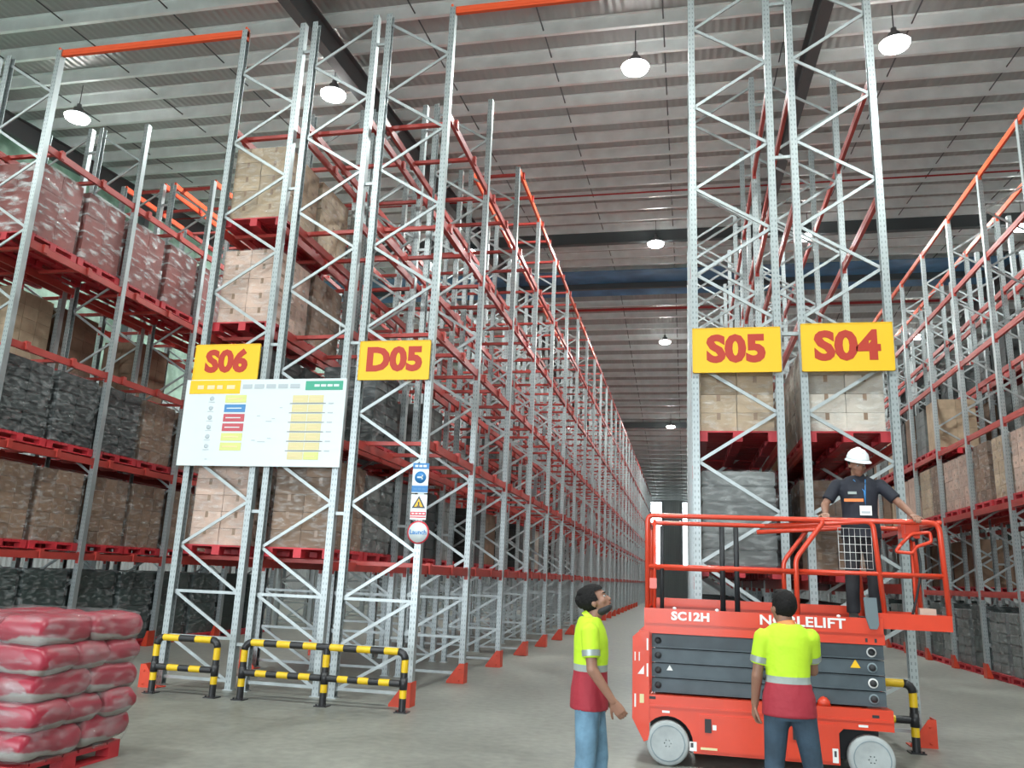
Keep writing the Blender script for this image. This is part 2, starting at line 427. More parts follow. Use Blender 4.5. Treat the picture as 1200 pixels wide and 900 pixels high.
# purlins, one by one, under the roof sheeting
def zpurlin(depth, fl):
    m_ = MB(); t = 0.012
    poly = [(-fl, 0), (t / 2, 0), (t / 2, -depth + t), (fl, -depth + t), (fl, -depth + t + .03), (fl + t, -depth + t + .03), (fl + t, -depth), (-t / 2, -depth), (-t / 2, -t), (-fl, -t)]
    m_.extrude(poly, 'x', XL + .02, XR - .02)
    return m_.mesh('purlin', 'purlin')
pm = zpurlin(0.30, 0.085)
ys = []; y = -8.5
while y < 38.5: ys.append(y); y += 1.2
y = 40.2
while y < YB - 0.4: ys.append(y); y += 1.6
for y in ys:
    obj('purlin', pm, ceil, (0, y, roof(y) - 0.002), (math.atan(0.09) if y < 39 else -math.atan(0.098), 0, 0))
# rafters: deep dark I-girders up the slope
def igirder(x, d=0.62, w_=0.26):
    m_ = MB()
    for s0, s1 in ((YF, 39.0), (39.0, YB)):
        for (za, zb, xa, xb) in ((0.30, 0.33, -w_ / 2, w_ / 2), (0.33, 0.30 + d, -.012, .012), (0.30 + d, 0.33 + d, -w_ / 2, w_ / 2)):
            m_.extrude([(s0, roof(s0) - zb), (s1, roof(s1) - zb), (s1, roof(s1) - za), (s0, roof(s0) - za)], 'x', x + xa, x + xb)
    return m_.mesh('rafter', 'girder')
for x in (-19.6, -8.3, 3.0, 14.3): obj('rafter', igirder(x), ceil)
for y, d in ((31.2, 0.5), (63.6, 0.45)):
    m_ = MB(); m_.box(XL, XR, y - .01, y + .01, roof(y) - .3 - d, roof(y) - .3); m_.box(XL, XR, y - .12, y + .12, roof(y) - .33 - d, roof(y) - .3 - d)
    obj('girder', m_.mesh('girder', 'girder'), ceil)
# blue ridge lining, ridge beam and red sprinkler main
for (ya, yb) in ((36.7, 38.9), (39.1, 40.4)):
    m_ = MB(); m_.extrude([(ya, roof(ya) - .34), (yb, roof(yb) - .34), (yb, roof(yb) - .31), (ya, roof(ya) - .31)], 'x', XL, XR)
    obj('ridge_lining', m_.mesh('ridge_lining', 'ridge_blue'), ceil)
obj('ridge_beam', MB().box(XL, XR, 38.9, 39.1, roof(39) - .62, roof(39) - .2).mesh('ridge_beam', 'girder'), ceil)
for y in (41.2, 26.0):
    obj('sprinkler_main', MB().tube([(XL, y, roof(y) - .75), (XR, y, roof(y) - .75)], 0.075 if y > 30 else .03, 8).mesh('pipe', 'pipe_red'), ceil)
# sag rods between purlins
for x in [-17.4 + 2.83 * i for i in range(13)]:
    if min(abs(x - q) for q in (-19.6, -8.3, 3.0, 14.3)) < 0.4: continue
    for s0, s1 in ((YF, 38.4), (39.8, YB)):
        m_ = MB().tube([(x, s0, roof(s0) - .2), (x, s1, roof(s1) - .2)], 0.018, 5)
        obj('sag_rod', m_.mesh('sag_rod', 'rod'), ceil)
# floor-to-eave wall columns of the left wall
for i in range(14):
    y = 4 + i * 7.0
    m_ = MB().box(XL, XL + .3, y - .12, y + .12, 0, roof(y) - .9)
    obj('column', m_.mesh('column', 'girder'), wl)

# ------------------------------------------------------------------ high-bay lamps
hm = MB().lathe([(0.02, 0.34), (0.06, 0.34), (0.07, 0.22), (0.13, 0.20), (0.14, 0.10), (0.24, 0.02), (0.30, -0.02), (0.295, -0.03)]).mesh('housing', 'lamp_body')
lm = MB().lathe([(0.05, -0.025), (0.27, -0.025), (0.33, -0.06), (0.30, -0.13), (0.18, -0.18), (0.02, -0.20)]).mesh('lens', 'lamp_glow')
lcache = bpy.data.lights.new('lamp_light', 'AREA'); lcache.shape = 'DISK'; lcache.size = 0.6; lcache.energy = LAMP_W; lcache.color = (0.93, 1.0, 0.98)
LROW = [3.0, 17.4, 30.9, 45.2, 62.4]
LANE = {-16.6: 'along the left wall', -8.9: 'over the S06 aisle', -1.1: 'over the D05 aisle', 4.7: 'over the S04 aisle', 12.2: 'along the right wall'}
for y in LROW:
    for x in (-16.6, -8.9, -1.1, 4.7, 12.2):
        z = min(roof(y) - 0.95, roof(y) - 0.9)
        t = thing('high_bay_lamp', 'glowing high-bay lamp %s, %s' % (LANE[x], 'short of the row signs' if y < 10 else ORD[LROW.index(y) - 1] + ' beyond the row signs'), 'lamp', (x, y, z), 0, 'high-bay lamps under the roof')
        obj('housing', hm, t); obj('lens', lm, t)
        obj('hanger_rod', MB().tube([(0, 0, .33), (0, 0, roof(y) - z)], 0.012, 6).mesh('rod', 'rod'), t)
        out_of_view = y < 10 or (x > 12 and y < 20)
        lo = bpy.data.objects.new('lamp_%s_row_%s_offscreen' % (LANE[x].replace(' ', '_').lower(), ORD[LROW.index(y)]) if out_of_view else 'lamp_light', lcache); col.objects.link(lo); lo.location = (0, 0, -0.22); lo.parent = t

# ------------------------------------------------------------------ pallet racks
LEV = [1.70, 3.42, 5.07, 6.80, 8.58]
TOP = 10.43
DEP = 1.06
def upright_mesh(side, h, slot=True):
    s = -side   # opening towards the frame's inside
    p = [(-.045, -.055), (.045, -.055), (.045, -.046), (-.038, -.049), (-.038, .049), (.045, .046), (.045, .055), (-.045, .055)]
    p = [(x * s, y) for x, y in p]
    if s < 0: p = p[::-1]
    m_ = MB(); m_.extrude(p, 'z', 0.008, h); m_.box(-.075, .075, -.057, .057, 0, .012)
    return m_.mesh('upright', 'galv_slot' if slot else 'galv')
UP = {-1: upright_mesh(1, TOP), 1: upright_mesh(-1, TOP)}
UP = {-1: upright_mesh(-1, TOP), 1: upright_mesh(1, TOP)}
NODES = [0.10, 0.67, 1.28] + [1.28 + 0.641 * k for k in range(1, 15)]
def diag_mesh(dz, up):
    m_ = MB(); a, b_ = (0, dz) if up else (dz, 0)
    m_.bar((-DEP / 2 + .03, 0, a), (DEP / 2 - .03, 0, b_), 0.022, 0.042, up=(0, 0, 1)); return m_.mesh('brace', 'galv')
DM = {(dz, u): diag_mesh(dz, u) for dz in (0.57, 0.61, 0.641) for u in (True, False)}
HM = MB().box(-DEP / 2 + .03, DEP / 2 - .03, -.012, .012, -.02, .02).mesh('brace', 'galv')
def beam_mesh(L, matn='rack_red'):
    m_ = MB(); m_.box(-.025, .025, .055, L - .055, -.06, .06); m_.box(-.03, .03, .053, .06, -.12, .08); m_.box(-.03, .03, L - .06, L - .053, -.12, .08)
    m_.box(-.029, -.025, .055, L - .055, -.012, .012)
    return m_.mesh('beam', matn)
BEAMS = {p: beam_mesh(p) for p in (2.6, 2.45, 2.2)}
BEAMO = {p: beam_mesh(p, 'beam_orange') for p in (2.6, 2.45, 2.2)}
bmb = MB(); bmb.box(-DEP / 2 - .03, DEP / 2 + .03, -.035, .035, .03, .085)
for s in (-1, 1): bmb.box(s * (DEP / 2 + .05) - .012, s * (DEP / 2 + .05) + .012, -.045, .045, -.05, .095)
for s in (-1, 1): bmb.box(s * (DEP / 2 + .03) - .035, s * (DEP / 2 + .03) + .035, -.04, .04, .06, .095)
BAR = bmb.mesh('support_bar', 'rack_red')
SPC = MB().box(-.5, .5, -.02, .02, -.022, .022).mesh('row_spacer', 'galv')
NOBARS = ('S5', 'S4', 'R1', 'R2', 'R3')

def zigzag(mirror):
    """list of (kind, z, dz, up)"""
    seq = []
    for i in range(len(NODES) - 1):
        dz = round(NODES[i + 1] - NODES[i], 3)
        seq.append((NODES[i], dz))
    up = mirror
    res = [('h', z, 0, True) for z in (0.12, 0.67, 1.28)]
    for i, (z, dz) in enumerate(seq):
        if z + dz > TOP - .05: break
        u = up if i < 2 else (up if i % 2 == 0 else not up)
        key = min((k for k in (0.57, 0.61, 0.641)), key=lambda q: abs(q - dz))
        res.append(('d', z, key, u))
    return res

def rack(label, xc, y0, pitch, nb, near, mirror, levels, topbays=(), bars=True, spacer=None, beam_mats=None, group=None, extra=None):
    t = thing('pallet_rack', label, 'pallet rack', (xc, y0, 0), 0, group)
    h = DEP / 2
    zz = zigzag(mirror)
    for k in range(near + 1):
        y = k * pitch
        for s in (-1, 1): obj('upright', UP[s], t, (s * h, y, 0))
        for kind, z, dz, u in zz:
            obj('brace', HM if kind == 'h' else DM[(dz, u)], t, (0, y, z))
        if spacer:
            for z in (0.6, 2.42, 4.9, 7.45, 9.9): obj('row_spacer', SPC, t, (math.copysign(h, spacer) + spacer, y, z)).scale.x = 2 * abs(spacer) - .0906
    for k in range(near):
        for li, z in enumerate(levels + ([10.42] if k in topbays else [])):
            if extra and (k, li) in extra: continue
            for s in (-1, 1):
                obj('beam', (BEAMO if z > 10 else BEAMS)[pitch], t, (s * h, k * pitch, z))
            if bars:
                for f in (0.16, 0.60) if pitch > 2.3 else (0.2, 0.7):
                    obj('support_bar', BAR, t, (0, k * pitch + f * pitch, z))
    f1 = MB(); f2 = MB()
    for k in range(near + 1, nb + 1):
        y = k * pitch
        for s in (-1, 1): f1.box(s * h - .045, s * h + .045, y - .055, y + .055, 0, TOP)
        for kind, z, dz, u in zz:
            if kind == 'h': f1.box(-h + .03, h - .03, y - .012, y + .012, z - .02, z + .02)
            else: f1.bar((-h + .03, y, z if u else z + dz), (h - .03, y, z + dz if u else z), .022, .042)
    for k in range(near, nb):
        for z in levels + ([10.42] if k in topbays else []):
            for s in (-1, 1): f2.box(s * h - .025, s * h + .025, k * pitch + .05, (k + 1) * pitch - .05, z - .06, z + .06)
            if bars:
                for f in (0.16, 0.60): f2.box(-h - .06, h + .06, (k + f) * pitch - .035, (k + f) * pitch + .035, z + .03, z + .085)
    if nb > near:
        o = obj('far_frames', f1.mesh('far_frames', 'galv'), t); o['kind'] = 'stuff'
        o = obj('far_beams', f2.mesh('far_beams', 'rack_red'), t); o['kind'] = 'stuff'
    return t

RX = dict(L1=-11.33, L2=-12.66, A=-6.65, B=-5.37, C=-4.08, S5=0.665, S4=2.03, R1=6.73, R2=8.05, R3=12.3)
far = set(range(1, 40))
rack('steel pallet rack across the aisle from the S06 sign, holding red wrapped loads', RX['L1'], Y0, 2.45, 31, 4, True, LEV, topbays=far - {1})
rack('steel pallet rack back to back behind the rack of red wrapped loads', RX['L2'], Y0, 2.45, 31, 3, False, LEV, topbays=far - {1}, spacer=.133)
rack('galvanised rack row ending at the yellow S06 sign', RX['A'], Y0, 2.6, 29, 6, False, LEV)
rack('galvanised rack row between the S06 and D05 rows, under the white notice board', RX['B'], Y0, 2.6, 29, 6, False, LEV, spacer=-.11)
rack('mostly empty galvanised rack row ending at the yellow D05 sign', RX['C'], Y0, 2.6, 29, 8, True, LEV, topbays=far - {1}, spacer=-.115)
rack('galvanised rack row ending at the yellow S05 sign', RX['S5'], Y0, 2.6, 29, 5, False, LEV, bars=False, spacer=.1525)
rack('galvanised rack row ending at the yellow S04 sign', RX['S4'], Y0, 2.6, 29, 5, True, LEV, bars=False)
rack('pallet rack across the aisle from the S04 sign with orange top beams', RX['R1'], 10.96, 2.2, 34, 9, False, LEV, topbays=far, bars=False)
rack('pallet rack standing back to back behind the orange-topped rack', RX['R2'], 10.96, 2.2, 34, 5, True, LEV, bars=False, spacer=-.13)
rack('distant rack row one aisle beyond the orange-topped rack', RX['R3'], 10.96, 2.2, 34, 0, False, LEV, bars=False)

# overhead ties across the aisles
for (x0, x1, lab) in ((RX['L1'] + .53, RX['A'] - .53, 'orange overhead tie beam spanning from the S06 rack across the red-load aisle'),
                      (RX['C'] + .53, RX['S5'] - .53, 'orange overhead tie beam spanning between the D05 and S05 racks')):
    m_ = MB().box(x0 - .03, x1 + .03, -.03, .03, -.06, .06); m_.box(x0 - .03, x0, -.05, .05, -.12, .1); m_.box(x1, x1 + .03, -.05, .05, -.12, .1)
    m_.box(x0, x1, -.036, -.03, -.02, .02)
    tag(obj('tie_beam', m_.mesh('tie_beam', 'beam_orange'), None, (0, Y0, TOP - .05)), lab, 'tie beam')

# ------------------------------------------------------------------ post protectors
def guard_mesh(s):
    m_ = MB()
    m_.extrude([(0, 0), (0, .30), (-s * .07, .30), (-s * .27, .03), (-s * .27, 0)] if s > 0 else [(0, 0), (-s * .27, 0), (-s * .27, .03), (-s * .07, .30), (0, .30)], 'y', -.005, .005)
    m_.box(min(0, s * .01), max(0, s * .01), -.005, .22, 0, .30)
    m_.box(min(0, -s * .27), max(0, -s * .27), -.005, .22, 0, .01)
    m_.tube([(-s * .06, -.006, .05), (-s * .06, -.014, .05)], .015, 8); m_.tube([(-s * .06, -.006, .22), (-s * .06, -.014, .22)], .015, 8)
    return m_.mesh('protector', 'guard_red')
GM = {1: guard_mesh(1), -1: guard_mesh(-1)}
for key, s, y0, p, n, nm in (('C', 1, Y0, 2.6, 20, 'D05 rack'), ('R1', -1, 10.96, 2.2, 14, 'rack across from S04'),
                             ('A', -1, Y0, 2.6, 3, 'S06 rack'), ('L1', 1, Y0, 2.45, 4, 'rack across from S06'), ('S4', 1, Y0, 2.6, 10, 'S04 rack'), ('S5', -1, Y0, 2.6, 10, 'S05 rack')):
    for k in range(n):
        tag(obj('post_protector', GM[s], None, (RX[key] + s * (DEP / 2 + (.11 if key in ('A', 'C') else .12)), y0 + k * p - .32, 0)),
            'red steel post protector at the %s frame of the %s' % (ORD[k], nm), 'post protector', 'red post protectors at the rack feet').scale.x = 1.0 if key in ('A', 'C') or k == 0 else .42

# ------------------------------------------------------------------ pallets and loads
pmb = MB()
for i in range(7): pmb.box(-.6 + i * .174, -.6 + i * .174 + .156, -.5, .5, .118, .14)
for yy in (-.5, -.06, .38): pmb.box(-.6, .6, yy, yy + .12, .095, .118)
for xx in (-.6, -.07, .46):
    for yy in (-.5, -.06, .38): pmb.box(xx, xx + .14, yy, yy + .12, .02, .095)
for yy in (-.5, -.06, .38): pmb.box(-.6, .6, yy, yy + .12, 0, .02)
PAL = pmb.mesh('pallet', 'pallet_red')

def carton(w, d, h, matn, seam='tape'):
    g = .004
    m_ = MB(); m_.box(-w / 2 + g, w / 2 - g, -d / 2 + g, d / 2 - g, 0, h - g)
    m_.box(-w / 2 + g, w / 2 - g, -.025, .025, h - g, h - g + .002, 1)
    for s in (-1, 1): m_.box(s * (w / 2 - g) - .002, s * (w / 2 - g) + .002, -.025, .025, h * .62, h - g + .002, 1)
    for s in (-1, 1): m_.box(-w * .12, w * .12, s * (d / 2 - g) - .0015, s * (d / 2 - g) + .0015, h * .3, h * .5, 1)
    return m_.mesh('carton', matn, seam)
def pack(w, d, h, matn):
    m_ = MB(); g = .006; c = .02
    for z0, z1, q in ((0, c, 1), (c, h - c, 0), (h - c, h - .004, 1)):
        a, b_ = w / 2 - g - q * .012, d / 2 - g - q * .012
        m_.box(-a, a, -b_, b_, z0, z1)
    return m_.mesh('pack', matn)
def wrap_shell(w, d, h, seed, matn='wrap', amp=.012):
    m_ = MB(); n = 10; rings = []
    for j in range(9):
        z = h * j / 8; ring = []
        pts = []
        for e_ in range(4):
            for i in range(n):
                t = i / n
                a, b_ = w / 2, d / 2
                pts.append([(-a + 2 * a * t, -b_), (a, -b_ + 2 * b_ * t), (a - 2 * a * t, b_), (-a, b_ - 2 * b_ * t)][e_])
        for (x, y_) in pts:
            k = 1 + mnoise.noise(Vector((x * 4 + seed * 3, y_ * 4, z * 6))) * amp * 1.2 + .012
            ring.append((x * k, y_ * k, z))
        rings.append(ring)
    m_.loft(rings, 0, True, False)
    return m_.mesh('stretch_wrap', matn)

KINDS = {   # material, part, nx, ny, nz, tier height, wrap
    'brown': ('carton_brown', 'carton', 3, 2, 5, .25, 'brown carton stack'),
    'tan': ('carton_tan', 'carton', 3, 2, 5, .25, 'tan carton stack'),
    'pink': ('carton_pink', 'carton', 3, 2, 5, .24, 'pinkish carton stack'),
    'white': ('carton_white', 'carton', 3, 2, 5, .25, 'pale carton stack'),
    'red': ('carton_red', 'carton', 2, 2, 3, .44, 'red wrapped load'),
    'dark': ('pack_dark', 'pack', 2, 1, 7, .18, 'black layered load'),
    'grey': ('pack_grey', 'pack', 2, 1, 6, .2, 'grey layered load'),
    'green': ('pack_green', 'pack', 1, 1, 4, .33, 'dark green-black wrapped load'),
}
KM = {}
for k, (mn, part, nx, ny, nz, th, lb) in KINDS.items():
    w_, d_ = 1.14 / nx, 0.96 / ny
    unit = carton(w_, d_, th, mn, 'carton_red' if k == 'red' else 'tape') if part == 'carton' else pack(w_, d_, th, mn)
    shells = [wrap_shell(1.17, .99, nz * th + .01, s, 'wrap_heavy' if k == 'red' else 'wrap') for s in range(3)]
    big = MB(); rr_ = random.Random(5)
    for z in range(nz):
        for i in range(nx):
            for j in range(ny):
                if part == 'carton': g = .004
                else: g = .008
                cx_, cy_ = -.57 + w_ * (i + .5), -.48 + d_ * (j + .5)
                big.box(cx_ - w_ / 2 + g, cx_ + w_ / 2 - g, cy_ - d_ / 2 + g, cy_ + d_ / 2 - g, z * th, (z + 1) * th - g)
    KM[k] = (unit, shells, big.mesh('load', mn))
nload = [0]
def load(kind, rackname, key, bay, half, level, y0, pitch, detail=True, dx=0.0, nz=None):
    unit, shells, big = KM[kind]; mn, part, nx, ny, n_z, th, lb = KINDS[kind]
    nz = nz or n_z
    r = random.Random(nload[0]); nload[0] += 1
    z = 0.0 if level < 0 else LEV[level] + (.061 if key in NOBARS else .0955)
    y = y0 + bay * pitch + pitch * (.26 if half == 0 else .74)
    x = RX[key] + dx + r.uniform(-.02, .02)
    lv = 'floor level' if level < 0 else '%s beam level' % ORD[level]
    hb = 'sign-end half' if half == 0 else 'inner half'
    where = '%s, %s bay, %s, %s' % (lv, ORD[bay], hb, rackname)
    sc = min(1.0, (pitch / 2 - .09) / 1.2)
    p = obj('red_pallet', PAL, None, (x, y, z), (0, 0, R_(90))); p.scale = (sc, 1, 1)
    tag(p, 'red plastic pallet, ' + where, 'pallet', 'red pallets in the racks')
    z += .14
    rz = R_(90) + r.uniform(-.012, .012)
    if not detail:
        o = obj('wrapped_load', big, None, (x, y, z), (0, 0, rz)); o.scale = (sc * (.93 if key in ('L1', 'R1') else .98), .97, 1)
        tag(o, lb + ', ' + where, 'pallet load', 'wrapped loads in the racks'); return
    t = thing('wrapped_load', lb + ', ' + where, 'pallet load', (x, y, z), rz, 'wrapped loads in the racks')
    t.scale = (sc * (.93 if key in ('L1', 'R1') else .98), .97, 1)
    w_, d_ = 1.14 / nx, 0.96 / ny
    for k in range(nz):
        for i in range(nx):
            for j in range(ny):
                obj(part, unit, t, (-.57 + w_ * (i + .5) + r.uniform(-.004, .004), -.48 + d_ * (j + .5) + r.uniform(-.004, .004), k * th), (0, 0, r.choice((0, math.pi)) + r.uniform(-.01, .01)))
    o = obj('stretch_wrap', shells[nload[0] % 3], t)
    if nz != n_z: o.scale = (1, 1, nz / n_z)

rL = 'rack across from S06'; rA = 'S06 rack'; rB = 'notice board rack'; r5 = 'S05 rack'; r4 = 'S04 rack'; rR = 'rack across from S04'
rL2 = 'rack behind red loads'; rR2 = 'rack behind orange beams'; rR3 = 'distant right rack'
for bay in range(4):
    for hf in (0, 1):
        load('green', rL, 'L1', bay, hf, -1, Y0, 2.45, bay < 3)
        load('brown', rL, 'L1', bay, hf, 0, Y0, 2.45, bay < 3)
        load('dark' if (bay, hf) in ((0, 0), (0, 1), (1, 0), (2, 1)) else 'brown', rL, 'L1', bay, hf, 1, Y0, 2.45, bay < 3)
        load('red', rL, 'L1', bay, hf, 3, Y0, 2.45, bay < 3)
for bay, hf, lv, k in ((0, 0, 3, 'red'), (0, 1, 3, 'red'), (0, 1, 2, 'tan'), (1, 0, 2, 'brown'), (2, 0, 2, 'brown'), (1, 1, 1, 'dark'), (2, 1, 1, 'dark'), (0, 0, 0, 'brown'), (1, 0, 0, 'brown'), (1, 0, -1, 'green'), (1, 1, -1, 'green'), (2, 0, -1, 'green'), (2, 1, -1, 'green'), (3, 0, -1, 'green')):
    load(k, rL2, 'L2', bay, hf, lv, Y0, 2.45, False)
for bay, hf, lv, k in ((0, 0, 0, 'pink'), (0, 0, 1, 'dark'), (0, 0, 2, 'pink'), (0, 0, 3, 'tan'), (0, 1, 3, 'tan'), (0, 1, 0, 'brown'), (0, 1, 2, 'brown'), (0, 1, 1, 'dark'), (1, 0, 0, 'brown'), (1, 1, 0, 'dark'), (1, 0, 1, 'dark'), (1, 1, 1, 'dark')):
    load(k, rA, 'A', bay, hf, lv, Y0, 2.6, True)
for bay, hf, lv, k in ((2, 0, 0, 'grey'), (2, 1, 0, 'brown'), (3, 0, 0, 'dark'), (3, 1, 0, 'grey'), (4, 0, 0, 'dark'), (2, 0, 1, 'dark'), (2, 1, 1, 'dark'), (3, 0, 1, 'dark'), (4, 0, 1, 'brown'), (4, 1, 1, 'dark')):
    load(k, rA, 'A', bay, hf, lv, Y0, 2.6, False)
for bay, hf, lv, k in ((0, 0, 0, 'brown'), (0, 1, 0, 'grey'), (1, 0, 0, 'dark'), (1, 1, 0, 'dark'), (2, 0, 0, 'grey'), (3, 0, 0, 'dark'), (3, 1, 0, 'brown'), (5, 0, 0, 'dark'), (0, 1, 1, 'dark'), (1, 1, 1, 'grey'), (6, 0, 0, 'white')):
    load(k, rB, 'B', bay, hf, lv, Y0, 2.6, bay == 0)
for bay in range(4):
    for hf in (0, 1):
        load('grey' if hf else 'green', r5, 'S5', bay, hf, -1, Y0, 2.6, bay == 0)
        load('grey', r5, 'S5', bay, hf, 0, Y0, 2.6, bay == 0)
        if bay < 3: load('tan', r5, 'S5', bay, hf, 1, Y0, 2.6, bay == 0)
        load('green', r4, 'S4', bay, hf, -1, Y0, 2.6, bay == 0) if bay > 0 else None
        if (bay, hf) != (0, 0): load('brown' if hf else 'grey', r4, 'S4', bay, hf, 0, Y0, 2.6, bay == 0)
        if bay < 3: load('tan' if bay else 'white', r4, 'S4', bay, hf, 1, Y0, 2.6, bay == 0)
for bay in range(2, 12):
    for hf in (0, 1):
        load('grey' if (bay * 3 + hf) % 4 else 'green', rR, 'R1', bay, hf, -1, 10.96, 2.2, bay < 6)
        load(('pink', 'brown', 'pink', 'tan')[(bay + hf * 2) % 4], rR, 'R1', bay, hf, 1, 10.96, 2.2, bay < 6)
        if bay > 4: load(('brown', 'dark', 'tan', 'grey')[(bay * 2 + hf) % 4], rR, 'R1', bay, hf, 2, 10.96, 2.2, False)
for bay in range(5, 15):
    for hf in (0, 1):
        for lv in (-1, 0, 1, 2, 3):
            if (bay * 7 + hf * 3 + lv * 5) % 4 in (0, 1): load(('dark', 'brown', 'grey', 'tan', 'green')[(bay + hf * 2 + lv) % 5], rR3, 'R3', bay, hf, lv, 10.96, 2.2, False)
for bay in range(5, 14):
    for hf in (0, 1):
        for lv in (0, 1, 2):
            if (bay * 5 + hf * 3 + lv * 7) % 5 in (0, 2): load(('dark', 'brown', 'grey', 'dark')[(bay + hf + lv) % 4], rA, 'A', bay, hf, lv, Y0, 2.6, False)
for bay in range(3, 10):
    for hf in (0, 1):
        load('grey' if hf else 'green', rR2, 'R2', bay, hf, -1, 10.96, 2.2, False)
        if (bay + hf) % 3: load(('dark', 'brown', 'grey')[(bay * 2 + hf) % 3], rR2, 'R2', bay, hf, 2, 10.96, 2.2, False)
        if (bay + hf) % 2: load(('red', 'dark')[(bay + hf) % 2], rR2, 'R2', bay, hf, 3, 10.96, 2.2, False)
        if bay > 5: load('brown', rR2, 'R2', bay, hf, 0, 10.96, 2.2, False)

# ------------------------------------------------------------------ signs
def row_sign(txt, x0, x1, z0, z1, lab):
    cx_, cz_ = (x0 + x1) / 2, (z0 + z1) / 2; w_, h_ = x1 - x0, z1 - z0
    t = thing('row_sign', lab, 'sign', (cx_, Y0 - .10, z0))
    obj('board', MB().box(-w_ / 2, w_ / 2, -.01, .01, 0, h_).mesh('board', 'sign_yellow'), t)
    me = text_mesh(txt, h_ * .80, .02, 'sign_red', offset=.024, sx=1.04)
    o = obj('lettering', me, t, (0, -.013, h_ * .5), FACE)
    fr = MB()
    for (a, b_, c, d) in ((-w_ / 2, w_ / 2, 0, .012), (-w_ / 2, w_ / 2, h_ - .012, h_), (-w_ / 2, -w_ / 2 + .012, 0, h_), (w_ / 2 - .012, w_ / 2, 0, h_)): fr.box(a, b_, -.016, -.006, c, d)
    obj('edge_trim', fr.mesh('edge_trim', 'sign_yellow'), t)
    for sx_ in (-1, 1): obj('bracket', MB().box(sx_ * (w_ / 2 - .07) - .03, sx_ * (w_ / 2 - .07) + .03, .01, .0445, .05, h_ - .05).mesh('bracket', 'galv'), t)
row_sign('S06', -7.25, -6.18, 4.33, 4.89, 'yellow row sign with red lettering S06')
row_sign('D05', -4.60, -3.53, 4.31, 4.89, 'yellow row sign with red lettering D05')
row_sign('S05', 0.10, 1.22, 4.36, 4.97, 'yellow row sign with red lettering S05')
row_sign('S04', 1.47, 2.58, 4.36, 5.00, 'yellow row sign with red lettering S04')

# white notice board
t = thing('notice_board', 'white printed notice board with coloured cells below the S06 sign', 'notice board', (-6.03, Y0 - .12, 3.05))
bx = -6.03; ob = (bx, 0, 3.05)
def plate(name, x0, x1, z0, z1, mn, y=-.012, th=.002, parent=None, lab=None):
    o = obj(name, MB(ob).box(x0, x1, y - th, y, z0, z1).mesh(name, mn), parent or t)
    if lab: o['label'] = lab
    return o
plate('panel', -7.31, -4.75, 3.05, 4.335, 'paper', y=.012, th=.022)
plate('header_strip', -7.25, -6.42, 4.12, 4.325, 'sign_yellow', lab='yellow header strip')
for k, w_ in enumerate((.10, .12, .09, .13)): plate('printed_word', -7.12 + k * .16, -7.12 + k * .16 + w_, 4.19, 4.25, 'ink_tan', y=-.0145)
plate('green_badge', -5.38, -4.80, 4.165, 4.30, 'cell_green', lab='green badge')
for k in range(4): plate('printed_word', -5.24 + k * .1, -5.24 + k * .1 + .08, 4.215, 4.25, 'paper', y=-.0145)
for k in range(5): plate('title_word', -6.38 + k * .19, -6.38 + k * .19 + .15, 4.195, 4.26, 'cell_blue' if k == 9 else 'ink_grey', y=-.0125)
cc = ['cell_lime', 'cell_blue', 'cell_red', 'cell_red', 'cell_lime', 'cell_lime']
for k in range(6):
    z1 = 4.10 - k * .142
    plate('printed_cell', -6.64, -6.30, z1 - .115, z1, cc[k])
    plate('printed_line', -6.60, -6.36, z1 - .065, z1 - .05, 'paper' if k in (1, 2, 3) else 'ink_tan', y=-.0145)
    o = obj('printed_icon', MB().lathe([(.022, -.0015), (.035, -.0015), (.035, 0), (.022, 0)], 'y', (0, 0, 0), 14).mesh('icon', 'ink_grey'), t, (-6.86 - bx, -.012, z1 - .05 - 3.05))
    plate('printed_line', -6.91, -6.81, z1 - .11, z1 - .1, 'ink_grey')
for k in range(7):
    z1 = 4.09 - k * .138
    plate('printed_cell', -5.56, -5.32, z1 - .11, z1, 'cell_tan'); plate('printed_cell', -5.31, -5.08, z1 - .11, z1, 'cell_tan' if k < 6 else 'cell_lime')
    if k < 6: plate('ruled_line', -5.60, -5.04, z1 - .127, z1 - .119, 'ink_dark'); plate('printed_line', -5.00, -4.92, z1 - .13, z1 - .112, 'ink_grey')
    plate('printed_line', -5.53, -5.40, z1 - .065, z1 - .055, 'ink_tan', y=-.0145); plate('printed_line', -5.28, -5.14, z1 - .065, z1 - .055, 'ink_tan', y=-.0145)
for (x, z, w_) in ((-6.1, 3.78, .05), (-5.95, 3.70, .09), (-5.86, 3.74, .05), (-6.15, 3.42, .06), (-6.05, 3.40, .12), (-5.9, 3.45, .06), (-6.86, 3.14, .04), (-5.75, 3.9, .04)):
    plate('map_mark', x, x + w_, z, z + .012, 'ink_grey')
# safety signs on the D05 upright
xs_, ysn = -3.565, Y0 - .075
t = thing('mandatory_sign', 'blue and white mandatory safety sign on the D05 upright', 'sign', (xs_, ysn, 2.72)); ob = (xs_, 0, 2.72)
plate('panel', -3.68, -3.45, 2.72, 3.13, 'paper', y=.004, th=.006)
plate('title_band', -3.68, -3.45, 3.05, 3.13, 'sign_blue', y=-.002); plate('title_band', -3.68, -3.45, 2.73, 2.82, 'sign_blue', y=-.002)
for k in range(3): plate('printed_word', -3.65 + k * .06, -3.605 + k * .06, 3.075, 3.105, 'paper', y=-.0042)
for k in range(3): plate('printed_word', -3.65 + k * .06, -3.605 + k * .06, 2.76, 2.785, 'cell_blue', y=-.0042)
obj('pictogram_disc', MB().lathe([(.002, 0), (.082, 0), (.082, -.002), (.002, -.002)], 'y', (0, 0, 0), 24).mesh('disc', 'sign_blue'), t, (0, -.002, 2.935 - 2.72))
